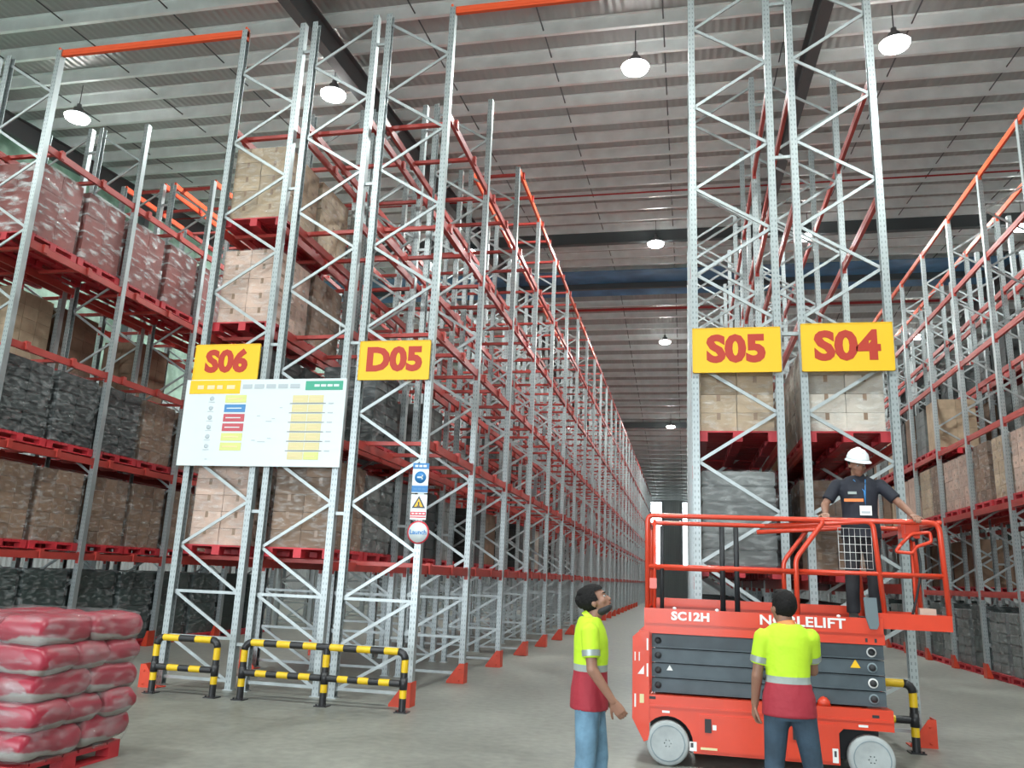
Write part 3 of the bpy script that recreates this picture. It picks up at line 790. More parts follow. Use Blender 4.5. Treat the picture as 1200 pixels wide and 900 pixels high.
plate('pictogram_arrow', -3.61, -3.53, 2.925, 2.945, 'paper', y=-.0045); plate('pictogram_arrow', -3.545, -3.53, 2.905, 2.965, 'paper', y=-.0045)
t = thing('warning_sign', 'triangle warning sign with red text band on the D05 upright', 'sign', (xs_, ysn, 2.35)); ob = (xs_, 0, 2.35)
plate('panel', -3.68, -3.45, 2.36, 2.70, 'paper', y=.004, th=.006)
m_ = MB(); m_.extrude([(-.095, 0), (.095, 0), (0, .165)], 'y', -.002, 0); obj('triangle_border', m_.mesh('tri', 'ink_dark'), t, (0, -.002, .165))
m_ = MB(); m_.extrude([(-.062, .018), (.062, .018), (0, .128)], 'y', -.002, 0); obj('triangle', m_.mesh('tri', 'sign_yellow'), t, (0, -.004, .165))
plate('pictogram', -3.575, -3.555, 2.55, 2.60, 'ink_dark', y=-.0065); plate('pictogram', -3.59, -3.54, 2.535, 2.548, 'ink_dark', y=-.0065)
plate('text_band', -3.675, -3.455, 2.415, 2.465, 'sign_band_red', y=-.002); plate('text_band', -3.675, -3.455, 2.385, 2.4, 'sign_band_red', y=-.002)
for k in range(4): plate('printed_word', -3.655 + k * .05, -3.62 + k * .05, 2.432, 2.45, 'paper', y=-.0042)
t = thing('round_sign', 'round white sign with dark rim on the D05 upright', 'sign', (-3.545, Y0 - .08, 2.04))
obj('rim', MB().lathe([(.002, .004), (.155, .004), (.155, -.004), (.002, -.004)], 'y', (0, 0, .15), 32).mesh('rim', 'sign_band_red'), t)
obj('face', MB().lathe([(.002, -.004), (.135, -.004), (.135, -.007), (.002, -.007)], 'y', (0, 0, .15), 32).mesh('face', 'paper'), t)
obj('lettering', text_mesh('Launch', .085, 0, 'sign_blue', .002), t, (0, -.009, .15), FACE)

# ------------------------------------------------------------------ tubular barriers
def banded(path, r, seg, first=0):
    """tube with alternating yellow (0) and black (1) bands of length seg"""
    path = [Vector(p) for p in path]; pts = [path[0]]; mi = []; cur = first; left = seg
    for a, b_ in zip(path[:-1], path[1:]):
        d = (b_ - a); L = d.length; d = d / L; pos = 0
        while L - pos > left + 1e-6:
            pos += left; pts.append(a + d * pos); mi.append(cur); cur = 1 - cur; left = seg
        if L - pos > 1e-6: pts.append(b_.copy()); mi.append(cur); left -= (L - pos)
        if left < 1e-6: left = seg; cur = 1 - cur
    m_ = MB(); m_.tube(pts, r, 14, 0, mi)
    return m_
def barrier(xs, lab, y=10.03, zt=.70, zm=.33, r=.043):
    t = thing('safety_barrier', lab, 'barrier', (xs[0], y, 0), 0, 'black and yellow barriers')
    o = xs[0]; n = len(xs)
    c = .09
    for i, x in enumerate(xs):
        x -= o
        p = obj('post', banded([(x, 0, .012), (x, 0, .09), (x, 0, .26), (x, 0, .40), (x, 0, .56), (x, 0, zt - c if i in (0, n - 1) else zt)], r, .15, 1).mesh('post', 'band_yellow', 'band_black'), t)
        pass
        m_ = MB(); m_.box(x - .08, x + .08, -.08, .08, 0, .012)
        for a in (-.055, .055): m_.tube([(x + a, -.055, .012), (x + a, -.055, .03)], .012, 6)
        obj('base_plate', m_.mesh('base_plate', 'band_black'), p)
        m_ = MB(); m_.tube([(x, 0, zm - .07), (x, 0, zm + .07)], r + .005, 14); obj('collar', m_.mesh('collar', 'band_black'), p)
    L = xs[-1] - o
    for s, x0 in ((1, 0), (-1, L)):
        el = [(x0 + s * (c - c * math.cos(a)), 0, zt - c + c * math.sin(a)) for a in [R_(q) for q in (0, 22, 45, 68, 90)]]
        m_ = MB(); m_.tube(el, r + .002, 14); obj('elbow', m_.mesh('elbow', 'band_black'), t)
    obj('top_rail', banded([(c, 0, zt), (L - c, 0, zt)], r, (L - 2 * c) / (2 * round((L - 2 * c) / .34) - 1) if L > .5 else .15, 0).mesh('top_rail', 'band_yellow', 'band_black'), t)
    for a, b_ in zip(xs[:-1], xs[1:]):
        LL = b_ - a - 2 * r; k = 2 * max(1, round(LL / .36)) + 1
        obj('mid_rail', banded([(a - o + r, 0, zm), (b_ - o - r, 0, zm)], r - .002, LL / k, 1).mesh('mid_rail', 'band_yellow', 'band_black'), t)
barrier([-6.84, -5.96], 'short yellow and black tubular barrier guarding the S06 rack end')
barrier([-5.57, -4.44, -3.40], 'long yellow and black tubular barrier in front of the D05 rack')
barrier([0.10, 1.24, 2.38], 'yellow and black tubular barrier behind the red scissor lift')

# ------------------------------------------------------------------ pallet of red bags
LX, LY = -5.36, 6.18
tag(obj('red_pallet', PAL, None, (LX, LY, 0), (0, 0, R_(90))), 'red plastic pallet on the floor under the red bags', 'pallet')
def bag_mesh(L, W, H, seed):
    m_ = MB(); rings = []
    nx_, n = 15, 20
    for i in range(nx_):
        u = -1 + 2 * i / (nx_ - 1); e_ = max(0.0, 1 - abs(u) ** 8)
        ring = []
        for k in range(n):
            a = 2 * math.pi * k / n
            cx_, sz = math.cos(a), math.sin(a)
            px = math.copysign(abs(cx_) ** .45, cx_) * W / 2 * (.90 + .10 * e_)
            pz = math.copysign(abs(sz) ** .5, sz) * H / 2 * (.40 + .60 * e_ ** .6)
            nn = mnoise.noise(Vector((u * 2.2 + seed * 7, px * 6, pz * 6)))
            ring.append((u * L / 2, px * (1 + .05 * nn), H / 2 + pz * (1 + .16 * nn)))
        rings.append(ring)
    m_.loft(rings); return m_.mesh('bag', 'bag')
t = thing('wrapped_bag_stack', 'stack of red printed bags in clear stretch wrap on a floor pallet', 'pallet load', (LX, LY, .157))
r = random.Random(3)
TH = .205
for k in range(5):
    lay = [(-.30, -.30, 0), (-.30, .30, 0), (.17, -.40, 90), (.17, 0, 90), (.17, .40, 90)] if k % 2 == 0 else [(.30, -.30, 0), (.30, .30, 0), (-.17, -.40, 90), (-.17, 0, 90), (-.17, .40, 90)]
    # (long bags in two rows, cross bags in three)
    lay = ([(-.27, -.39, 0), (-.27, 0, 0), (-.27, .39, 0), (.36, -.30, 90), (.36, .30, 90)] if k % 2 == 0 else [(.27, -.39, 0), (.27, 0, 0), (.27, .39, 0), (-.36, -.30, 90), (-.36, .30, 90)])
    for i, (x, y, a) in enumerate(lay):
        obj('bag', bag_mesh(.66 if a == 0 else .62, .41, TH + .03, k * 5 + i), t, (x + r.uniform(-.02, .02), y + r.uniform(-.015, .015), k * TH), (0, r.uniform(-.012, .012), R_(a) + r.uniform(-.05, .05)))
m_ = MB(); rings = []
for j in range(23):
    z = (5 * TH + .03) * j / 22; ring = []
    for k in range(96):
        a = 2 * math.pi * k / 96
        ca, sa = math.cos(a), math.sin(a)
        px = math.copysign(abs(ca) ** .32, ca) * .63; py = math.copysign(abs(sa) ** .32, sa) * .625
        q = 1 + .035 * math.sin(z / TH * 2 * math.pi - 1.2) + .03 * mnoise.noise(Vector((px * 5, py * 5, z * 9)))
        ring.append((px * q, py * q, z))
    rings.append(ring)
cx_ = [[(x * s, y * s, z + .02 * mnoise.noise(Vector((x * 5 * s, y * 5 * s, 3)))) for x, y, z in rings[-1]] for s in (.93, .75, .5, .25, .03)]
m_.loft(rings + [[(x, y, z + .012) for x, y, z in q] for q in cx_], 0, True, False)
obj('stretch_wrap', m_.mesh('stretch_wrap', 'wrap_bag'), t)

# ------------------------------------------------------------------ scissor lift
LB = (0.70, 8.86, 0)
lift = thing('scissor_lift', 'red scissor lift with folded grey arms, guard rails and extension deck', 'scissor lift', LB)
YN, YFR = 8.31, 9.41
def lm_(): return MB(LB)
def arc(cx_, cz_, rad, a0, a1, n=9): return [(cx_ + rad * math.cos(R_(a0 + (a1 - a0) * i / n)), cz_ + rad * math.sin(R_(a0 + (a1 - a0) * i / n))) for i in range(n + 1)]
side = [(-.37, .62), (-.37, .33)] + arc(-.19, .205, .235, 148, 0, 10)[:] + [(.046, .13), (1.33, .13), (1.33, .40), (1.37, .44), (1.80, .44), (1.80, .62)]
ch = lm_()
ch.extrude(side[::-1], 'y', YN, YN + .04); ch.extrude(side[::-1], 'y', YFR - .04, YFR)
ch.box(-.37, 1.80, YN + .04, YFR - .04, .56, .62); ch.box(.05, 1.33, YN + .04, YFR - .04, .13, .17)
chassis = obj('chassis', ch.mesh('chassis', 'lift_red'), lift)
obj('chassis_core', lm_().box(.06, 1.32, YN + .05, YFR - .05, .17, .56).mesh('core', 'dark'), lift)
obj('axle_box', lm_().box(-.36, 1.72, YN + .28, YFR - .28, .14, .56).mesh('core', 'dark'), lift)
for s, y in ((0, YN), (1, YFR)):
    yo = y - .012 if s == 0 else y
    for x0, x1 in ((.10, .86), (.88, 1.30)):
        m_ = lm_(); m_.box(x0, x1, yo, yo + .012, .16, .47); d = obj('side_door', m_.mesh('side_door', 'lift_red'), lift)
        m_ = lm_(); yq = yo - .012 if s == 0 else yo + .012
        m_.box(x0 + .05, x0 + .11, yq, yq + .014, .32, .44); obj('latch', m_.mesh('latch', 'dark'), d)
    m_ = lm_(); m_.box(-.37, 1.80, yo + .003, yo + .013, .515, .53); obj('rub_strip', m_.mesh('rub_strip', 'lift_red'), lift)
# stickers and lettering on the near side
def sticker(name, x0, x1, z0, z1, mn='white_paint', y=YN - .0125, par=None, lab=None):
    o = obj(name, lm_().box(x0, x1, y - .0015, y, z0, z1).mesh(name, mn), par or lift)
    return o
sticker('sticker', .01, .075, .15, .23, y=YN); sticker('sticker', .02, .045, .18, .22, 'ink_dark', y=YN - .0016)
sticker('sticker', 1.265, 1.315, .15, .27, y=YN - .012); sticker('sticker', 1.28, 1.30, .2, .25, 'ink_dark', y=YN - .0137)
sticker('sticker', .22, .255, .345, .39); sticker('sticker', .11, .26, .17, .19, 'cell_tan')
sticker('sticker', -.24, -.17, .465, .485, y=YN); sticker('sticker', 1.50, 1.58, .465, .485, y=YN)
sticker('slot', -.36, -.30, .58, .605, 'dark', y=YN); sticker('slot', 1.62, 1.68, .55, .575, 'dark', y=YN)
# wheels
for wx in (-.19, 1.60):
    for wy, s in ((YN + .03, -1), (YFR - .03, 1)):
        m_ = MB(); rr = .2
        pr = [(.13, -.07), (.175, -.075), (.195, -.06), (.2, -.03), (.2, .03), (.195, .06), (.175, .075), (.13, .07)]
        m_.lathe(pr, 'y', (0, 0, 0), 36)
        w_ = obj('wheel', m_.mesh('wheel', 'tyre'), lift, (wx - LB[0], wy - LB[1] + (.03 if s < 0 else -.03), .2))
        m_ = MB(); pr = [(.005, .05), (.13, .05), (.145, .06 * 1), (.145, -.045 * 1)]
        pr = [(.002, s * .052), (.045, s * .060), (.05, s * .045), (.12, s * .04), (.145, s * .068), (.16, s * .078), (.16, s * .02), (.002, s * .02)]
        m_.lathe(pr, 'y', (0, 0, 0), 28); obj('hub', m_.mesh('hub', 'wheel_hub'), w_)
        m_ = MB()
        for k in range(6):
            a = k * math.pi / 3; m_.tube([(.03 * math.cos(a), s * .055, .03 * math.sin(a)), (.03 * math.cos(a), s * .07, .03 * math.sin(a))], .006, 6)
        obj('lug', m_.mesh('lug', 'dark'), w_)
# left end plates with ladder rungs
endp = [(-.52, 1.14), (-.45, 1.20), (-.36, 1.20), (-.36, .22), (-.41, .20), (-.52, .40)]
for y in (YN - .01, YFR - .03):
    p = obj('end_plate', lm_().extrude(endp, 'y', y, y + .04).mesh('end_plate', 'lift_red'), lift)
    if y < 9:
        for (a, b_, c, d, mn) in ((-.50, -.49, .92, 1.0, 'white_paint'), (-.46, -.45, .92, 1.0, 'white_paint'), (-.385, -.37, 1.02, 1.13, 'white_paint'), (-.385, -.37, .78, .9, 'white_paint'), (-.50, -.485, .5, .62, 'white_paint'), (-.45, -.41, .54, .62, 'cell_tan')):
            sticker('sticker', a, b_, c, d, mn, y=YN - .01, par=lift)
        m_ = lm_(); m_.extrude([(-.47, .80), (-.41, .80), (-.41, .88)], 'y', YN - .0115, YN - .01); obj('sticker', m_.mesh('sticker', 'white_paint'), lift)
for k in range(4):
    m_ = lm_().box(-.50, -.45, YN + .03, YFR - .03, .42 + k * .22, .45 + k * .22); obj('ladder_rung', m_.mesh('rung', 'lift_red'), lift)
# folded scissor arms
for k in range(4):
    z0 = .635 + k * .136
    for y0_, y1_ in ((YN + .08, YN + .14), (YN + .17, YN + .23), (YFR - .23, YFR - .17), (YFR - .14, YFR - .08)):
        inn = (y0_ > YN + .1 and y0_ < YFR - .2)
        sh = .03 if inn else 0
        a = obj('scissor_arm', lm_().box(-.34 + sh, 1.765 - sh, y0_, y1_, z0 + .004, z0 + .130).mesh('scissor_arm', 'scissor'), lift)
        if not inn and y0_ < 9:
            obj('arm_lip', lm_().box(-.34, 1.765, y0_ - .012, y0_, z0 + .004, z0 + .016).mesh('arm_lip', 'scissor'), a)
            for px in (-.28, .71, 1.66):
                obj('pivot_pin', lm_().lathe([(.002, -.02), (.03, -.02), (.032, 0), (.002, 0)], 'y', (px, y0_, z0 + .067), 14).mesh('pin', 'dark'), a)
            if True:
                o = obj('pin_label', lm_().lathe([(.034, -.003), (.044, -.003), (.044, 0), (.034, 0)], 'y', (1.66, y0_, z0 + .067), 18).mesh('pin_label', 'white_paint' if k in (1, 3) else 'wheel_hub'), a)
    obj('cross_tube', lm_().tube([(1.66, YN + .1, z0 + .067), (1.66, YFR - .1, z0 + .067)], .028, 10).mesh('cross_tube', 'scissor'), lift)
    obj('cross_tube', lm_().tube([(-.28, YN + .1, z0 + .067), (-.28, YFR - .1, z0 + .067)], .028, 10).mesh('cross_tube', 'scissor'), lift)
m_ = lm_(); m_.extrude([(-.20, .84), (-.14, .84), (-.17, .89)], 'y', YN + .0775, YN + .079); obj('sticker', m_.mesh('sticker', 'white_paint'), lift)
m_ = lm_(); m_.extrude([(1.47, .965), (1.56, .965), (1.515, 1.04)], 'y', YN + .0775, YN + .079); obj('sticker', m_.mesh('sticker', 'sign_yellow'), lift)
# beacon on chassis
obj('beacon', lm_().lathe([(.06, .62), (.055, .66), (.03, .69), (.004, .70)], 'z', (1.22, YN + .06, 0), 16).mesh('beacon', 'lift_red'), lift)
# platform
deck = obj('platform_deck', lm_().box(-.40, 1.76, YN + .03, YFR - .03, 1.345, 1.375).mesh('platform_deck', 'scissor'), lift)
for y0_, y1_ in ((YN, YN + .03), (YFR - .03, YFR)):
    obj('deck_side_beam', lm_().box(-.41, 1.76, y0_, y1_, 1.275, 1.415).mesh('deck_side_beam', 'lift_red'), lift)
    obj('deck_lower_beam', lm_().box(-.41, 1.77, y0_ + .012, y1_ + .012 if y0_ < 9 else y1_ - .012, 1.18, 1.275).mesh('deck_lower_beam', 'lift_red'), lift)
obj('deck_end_beam', lm_().box(-.41, -.38, YN + .03, YFR - .03, 1.20, 1.415).mesh('deck_end_beam', 'lift_red'), lift)
obj('lettering', text_mesh('SC12H', .105, .05, 'white_paint', .005, sx=1.15), lift, (.03 - LB[0], YN - .002 - LB[1], 1.347), FACE)
obj('lettering', text_mesh('NOBLELIFT', .125, .02, 'white_paint', .003, sx=1.22), lift, (1.05 - LB[0], YN - .002 - LB[1], 1.35), FACE)
for px in (-.12, .28, .9, 1.38): obj('rivet_cap', lm_().lathe([(.02, 1.41), (.018, 1.428), (.003, 1.435)], 'z', (px, YN + .015, 0), 8).mesh('cap', 'white_paint'), lift)
for px in (1.60, 1.68): sticker('slot', px, px + .02, 1.20, 1.235, 'dark', y=YN + .012)
# extension deck
for y0_, y1_ in ((YN + .04, YN + .07), (YFR - .07, YFR - .04)):
    obj('extension_beam', lm_().box(1.70, 2.36, y0_, y1_, 1.325, 1.465).mesh('extension_beam', 'lift_red'), lift)
obj('extension_deck', lm_().box(1.70, 2.34, YN + .07, YFR - .07, 1.38, 1.405).mesh('extension_deck', 'scissor'), lift)
obj('extension_end_beam', lm_().box(2.33, 2.36, YN + .07, YFR - .07, 1.325, 1.465).mesh('extension_end_beam', 'lift_red'), lift)
# guard rails
def rail(path, r=.021, name='guard_rail', mn='lift_red', n=10):
    return obj(name, lm_().tube(path, r, n).mesh(name, mn), lift)
def bend(pts, rad=.07, n=4):
    pts = [Vector(p) for p in pts]; out_ = [pts[0]]
    for a, b_, c in zip(pts[:-2], pts[1:-1], pts[2:]):
        d0 = (a - b_).normalized() * rad; d1 = (c - b_).normalized() * rad
        for i in range(n + 1):
            t_ = i / n; out_.append((b_ + d0) * (1 - t_) ** 2 + b_ * 2 * t_ * (1 - t_) + (b_ + d1) * t_ ** 2)
    out_.append(pts[-1]); return out_
ZT, ZM = 2.31, 1.815
for y in (YN + .03, YFR - .03):
    # main guard: corner post, low-sloping end at the middle post
    rail(bend([(-.38, y, 1.40), (-.38, y, ZT), (1.30, y, ZT - .005), (1.02, y, 1.93), (1.02, y, 1.40)], .06), .024)
    rail([(-.38, y, ZM), (1.02, y, ZM)], .022)
    yi = y + .045 if y < 9 else y - .045
    rail(bend([(.75, yi, ZT - .075), (1.74, yi, ZT), (1.80, yi, 1.40)], .08), .024)
    rail(bend([(1.0, yi, ZT), (2.32, yi, ZT), (2.35, yi, 1.46)], .09), .025)
    rail([(1.02, yi, ZM + .005), (2.335, yi, ZM + .005)], .02)
rail([(-.38, YN + .03, ZT - .06), (-.38, YFR - .03, ZT - .06)], .022); rail([(-.38, YN + .03, ZM), (-.38, YFR - .03, ZM)], .02)
rail([(2.33, YN + .075, ZT), (2.33, YFR - .075, ZT)], .022); rail([(2.345, YN + .075, ZM), (2.345, YFR - .075, ZM)], .02)
for x in (-.31, ): rail([(x, YN + .04, 1.41), (x, YN + .04, ZT - .04)], .016, 'gate_post')
rail([(-.24, YN + .06, 1.41), (-.24, YN + .06, ZT - .1)], .02, 'gate_post', 'dark')
obj('gate_latch', lm_().box(-.37, -.29, YN + .02, YN + .05, 1.60, 1.70).mesh('gate_latch', 'lift_red'), lift)
for x in (.38, .53): rail([(x, YFR - .05, 1.375), (x, YFR - .05, ZT - .03)], .028, 'rear_post', 'dark')
obj('kick_plate', lm_().box(-.38, 1.76, YFR - .05, YFR - .035, 1.415, 1.50).mesh('kick_plate', 'lift_red'), lift)
# wire mesh panel
m_ = lm_(); ym = YN + .12
for i in range(7): m_.tube([(1.43 + i * .05, ym, 1.86), (1.43 + i * .05, ym, 2.24)], .0026, 4)
for i in range(6): m_.tube([(1.43, ym, 1.86 + i * .076), (1.73, ym, 1.86 + i * .076)], .0026, 4)
obj('wire_panel', m_.mesh('wire_panel', 'white_paint'), lift)
# pouch hung over the deck edge
m_ = lm_(); m_.extrude([(1.60, 1.60), (1.71, 1.60), (1.72, 1.36), (1.70, 1.32), (1.64, 1.32), (1.61, 1.42)], 'y', YN - .03, YN - .002)
obj('document_pouch', m_.mesh('document_pouch', 'pouch'), lift)
# control box with loop guard
m_ = lm_(); m_.box(2.00, 2.16, YN + .12, YN + .26, 2.16, 2.34); m_.box(2.03, 2.13, YN + .10, YN + .12, 2.2, 2.3)
cb = obj('control_box', m_.mesh('control_box', 'lift_red'), lift)
yb_ = YN + .09
loop = bend([(1.98, yb_, 2.10), (1.93, yb_, 2.03), (2.08, yb_, 2.02), (2.11, yb_, 2.08), (2.25, yb_, 2.13), (2.24, yb_, 2.22), (2.08, yb_, 2.2), (1.98, yb_, 2.10)], .025)
obj('loop_guard', lm_().tube(loop, .016, 8).mesh('loop_guard', 'lift_red'), cb)
obj('joystick', lm_().tube([(2.08, YN + .1, 2.16), (2.08, YN + .03, 2.14)], .018, 8).mesh('joystick', 'dark'), cb)
rail(bend([(2.12, YN + .14, 2.16), (2.16, YN + .14, 1.9), (2.10, YN + .16, 1.6), (2.05, YN + .2, 1.41)], .1), .011, 'control_cable', 'dark', 8)
rail([(2.10, YN + .2, 1.41), (2.10, YN + .2, 2.2)], .014, 'control_bracket')
obj('tool_tray', lm_().box(2.12, 2.26, YN + .15, YN + .4, 1.405, 1.52).mesh('tool_tray', 'carton_pink'), lift)

# ------------------------------------------------------------------ people
def remesh(mb_, voxel, smooth, *mats):
    me = mb_.mesh('tmp', *mats); o = obj('tmp', me)
    m1 = o.modifiers.new('r', 'REMESH'); m1.mode = 'VOXEL'; m1.voxel_size = voxel
    m2 = o.modifiers.new('s', 'SMOOTH'); m2.iterations = smooth; m2.factor = 0.5
    bpy.context.view_layer.update()
    res = bpy.data.meshes.new_from_object(o.evaluated_get(bpy.context.evaluated_depsgraph_get()))
    bpy.data.objects.remove(o)
    res.materials.clear()
    for q in mats: res.materials.append(M[q])
    for p in res.polygons: p.use_smooth = True; p.material_index = 0
    return res
def join_meshes(parts, *mats):
    m_ = MB()
    for me in parts:
        m_.add([v.co.copy() for v in me.vertices], [list(p.vertices) for p in me.polygons], 0, True)
        bpy.data.meshes.remove(me)
    return m_.mesh('body', *mats)

def head_geo(m_, c, T):
    """skull, jaw, nose, ears, brow; T maps head-local (x right, y forward, z up) to person space"""
    def E(p, rx, ry, rz):
        k = MB(); k.ellipsoid((0, 0, 0), rx, ry, rz, 18)
        m_.add([T @ (v + Vector(p)) for v in k.v], k.f, 0, True)
    E((0, -.012, .028), .075, .096, .090)      # cranium
    E((0, .028, -.018), .063, .062, .082)      # face
    E((0, .045, -.072), .042, .042, .036)      # jaw and chin
    E((0, .066, -.094), .020, .018, .016)
    E((0, .090, -.018), .012, .016, .026)      # nose
    E((0, .100, -.032), .016, .014, .011)
    E((0, .078, .030), .052, .014, .010)       # brow
    E((0, .083, -.058), .022, .012, .008)      # lips
    for s in (-1, 1):
        E((s * .076, -.012, -.012), .010, .020, .032)  # ear
        E((s * .045, .055, -.022), .022, .024, .022)   # cheek
def hand_geo(wrist, d, n, side, curl, spread=.0):
    """d: pointing direction, n: palm normal, side: +1 thumb on the d x n side"""
    d = Vector(d).normalized(); n = Vector(n); n = (n - d * n.dot(d)).normalized(); s = d.cross(n) * side
    w = Vector(wrist); m_ = MB()
    rings = []
    for t, wd, th in ((-.015, .026, .020), (.02, .034, .019), (.05, .041, .017), (.085, .041, .015), (.095, .036, .012)):
        rings.append([w + d * t + s * wd * math.cos(a) + n * th * math.sin(a) for a in [2 * math.pi * k / 12 for k in range(12)]])
    m_.loft(rings)
    for i, (off, L) in enumerate(((.029, .068), (.010, .078), (-.010, .072), (-.029, .056))):
        p = w + d * .085 + s * off; dd = (d + s * spread * off * 8).normalized(); r0 = .0092
        for k, f in enumerate((.45, .32, .23)):
            ang = curl * (k + .6); dv = (dd * math.cos(ang) + n * math.sin(ang)).normalized()
            q = p + dv * L * f; m_.capsule(p, q, r0, r0 * .9, 8); p = q; r0 *= .92
    p = w + d * .025 + s * .03; dv = (d * .75 + s * .6 + n * .3).normalized()
    for L, r0 in ((.04, .0125), (.032, .0105), (.024, .009)):
        q = p + dv * L; m_.capsule(p, q, r0, r0 * .9, 8); p = q; dv = (dv + d * .25 + n * .25 * (1 if curl > .2 else .3)).normalized()
    return remesh(m_, .0042, 2, 'skin')

def ring_ell(c, rx, ry, n=20, rz=0.0):
    c = Vector(c); cr_, sr = math.cos(rz), math.sin(rz); out_ = []
    for k in range(n):
        a = 2 * math.pi * k / n; x, y = rx * math.cos(a), ry * math.sin(a)
        out_.append(c + Vector((x * cr_ - y * sr, x * sr + y * cr_, 0)))
    return out_

def person(label, loc, rz, P):
    """local frame: x right, y forward, z up; P holds joints and garment settings"""
    t = thing('person', label, 'person', loc, rz)
    lean = P.get('lean', 0.0)
    hc = Vector(P['head']); yaw, pitch, roll = P['look']
    T = Matrix.Translation(hc) @ Matrix.Rotation(yaw, 4, 'Z') @ Matrix.Rotation(pitch, 4, 'X') @ Matrix.Rotation(roll, 4, 'Y')
    m_ = MB(); head_geo(m_, hc, T)
    nb_ = Vector(P['neck']); m_.capsule(nb_ + Vector((0, 0, -.06)), T @ Vector((0, -.02, -.06)), .058, .054)
    # torso
    def torso(g):
        return [ring_ell((P['hips'][0], P['hips'][1], z), rx + g, ry + g) for z, rx, ry in ()]
    tr_ = P['torso']
    m_.loft([ring_ell((x, y, z), rx - .012, ry - .012) for x, y, z, rx, ry in tr_])
    for s in ('L', 'R'):
        sh, el, wr = [Vector(q) for q in P['arm' + s]]
        m_.capsule(sh, el, .043, .039); m_.capsule(el, wr, .041, .027)
        hp, kn, an = [Vector(q) for q in P['leg' + s]]
        m_.capsule(hp, kn, .078, .052); m_.capsule(kn, an, .053, .036)
        m_.capsule(an + Vector((0, -.01, -.03)), an + Vector((0, .11, -.05)), .030, .020)
    parts = [remesh(m_, .0085, 4, 'skin')]
    for s in ('L', 'R'):
        wr = Vector(P['arm' + s][2]); el = Vector(P['arm' + s][1])
        hd = P['hand' + s]
        parts.append(hand_geo(wr, hd[0] or (wr - el), hd[1], hd[2], hd[3]))
    obj('body', join_meshes(parts, 'skin'), t)
    # trousers
    m_ = MB()
    hx, hy, hz = P['hips']
    m_.loft([ring_ell((hx, hy, z), rx, ry) for z, rx, ry in ((hz - .10, .150, .105), (hz - .02, .172, .122), (hz + .06, .168, .115), (hz + .13, .155, .105))])
    for s in ('L', 'R'):
        hp, kn, an = [Vector(q) for q in P['leg' + s]]
        w_ = P.get('legw', 1.0)
        m_.capsule(hp, kn, .094 * w_, .070 * w_, 16); m_.tube([kn + (hp - kn) * .05, kn, kn + (an - kn) * .5, an + Vector((0, .0, -.015))], [.070 * w_, .072 * w_, .066 * w_, .064 * w_], 16)
        m_.capsule(kn, kn + (an - kn) * .3, .071 * w_, .069 * w_, 16)
    obj('trousers', remesh(m_, .012, 3, P['trousers']), t)
    # shirt
    m_ = MB()
    m_.loft([ring_ell((x, y, z), rx + .012, ry + .012) for x, y, z, rx, ry in tr_])
    for s in ('L', 'R'):
        sh, el, wr = [Vector(q) for q in P['arm' + s]]
        f = P.get('sleeve', .72); e_ = sh + (el - sh) * f
        m_.tube([sh + (sh - el).normalized() * .045, sh + (sh - el).normalized() * .02, sh, sh + (el - sh) * .3, e_], [.033, .053, .064, .064, .062], 16)
    sh_ = obj('shirt', remesh(m_, .011, 3, P['shirt']), t)
    col_ = MB(); nn = Vector(P['neck'])
    nd = (T @ Vector((0, -.02, -.06)) - nn).normalized()
    col_.tube([nn + nd * (-.005), nn + nd * .022, nn + nd * .034], [.072, .066, .0625], 18, cap=False)
    obj('collar', col_.mesh('collar', P.get('collar', P['shirt'])), sh_)
    if P.get('stripe'):
        for s in ('L', 'R'):
            sh, el, wr = [Vector(q) for q in P['arm' + s]]; f = P.get('sleeve', .72)
            a = sh + (el - sh) * (f - .20); b_ = sh + (el - sh) * (f - .045)
            m_ = MB().tube([a, b_], [.0655, .0645], 18, cap=False); obj('sleeve_stripe', m_.mesh('sleeve_stripe', 'reflective'), sh_)
    # shoes
    for s in ('L', 'R'):
        an = Vector(P['leg' + s][2]); m_ = MB(); rings = []
        fz_ = an.z - .08
        for y, rx, h in ((-.075, .030, .06), (-.06, .038, .085), (0, .042, .095), (.06, .046, .07), (.12, .048, .05), (.165, .040, .042), (.19, .02, .03)):
            rings.append([Vector((an.x + rx * math.cos(a), an.y + y, fz_ + max(0, h * .5 + h * .5 * math.copysign(abs(math.sin(a)) ** .6, math.sin(a))))) for a in [2 * math.pi * k / 14 for k in range(14)]])
        m_.loft(rings); obj('shoe', m_.mesh('shoe', 'shoe'), t)
    # eyes, brows
    for s in (-1, 1):
        k = MB().ellipsoid(T @ Vector((s * .029, .075, .004)), .0115, .0115, .0075, 12); e_ = obj('eye', k.mesh('eye', 'eye_white'), t)
        k = MB().ellipsoid(T @ Vector((s * .029, .0842, .004)), .0065, .0042, .0068, 10); obj('iris', k.mesh('iris', 'ink_dark'), e_)
        k = MB().capsule(T @ Vector((s * .014, .090, .026)), T @ Vector((s * .046, .078, .028)), .0045, .003, 8); obj('eyebrow', k.mesh('brow', 'hair'), t)
    k = MB().capsule(T @ Vector((-.016, .093, -.056)), T @ Vector((.016, .093, -.056)), .005, .005, 8); obj('mouth', k.mesh('mouth', 'lip'), t)
    return t, T

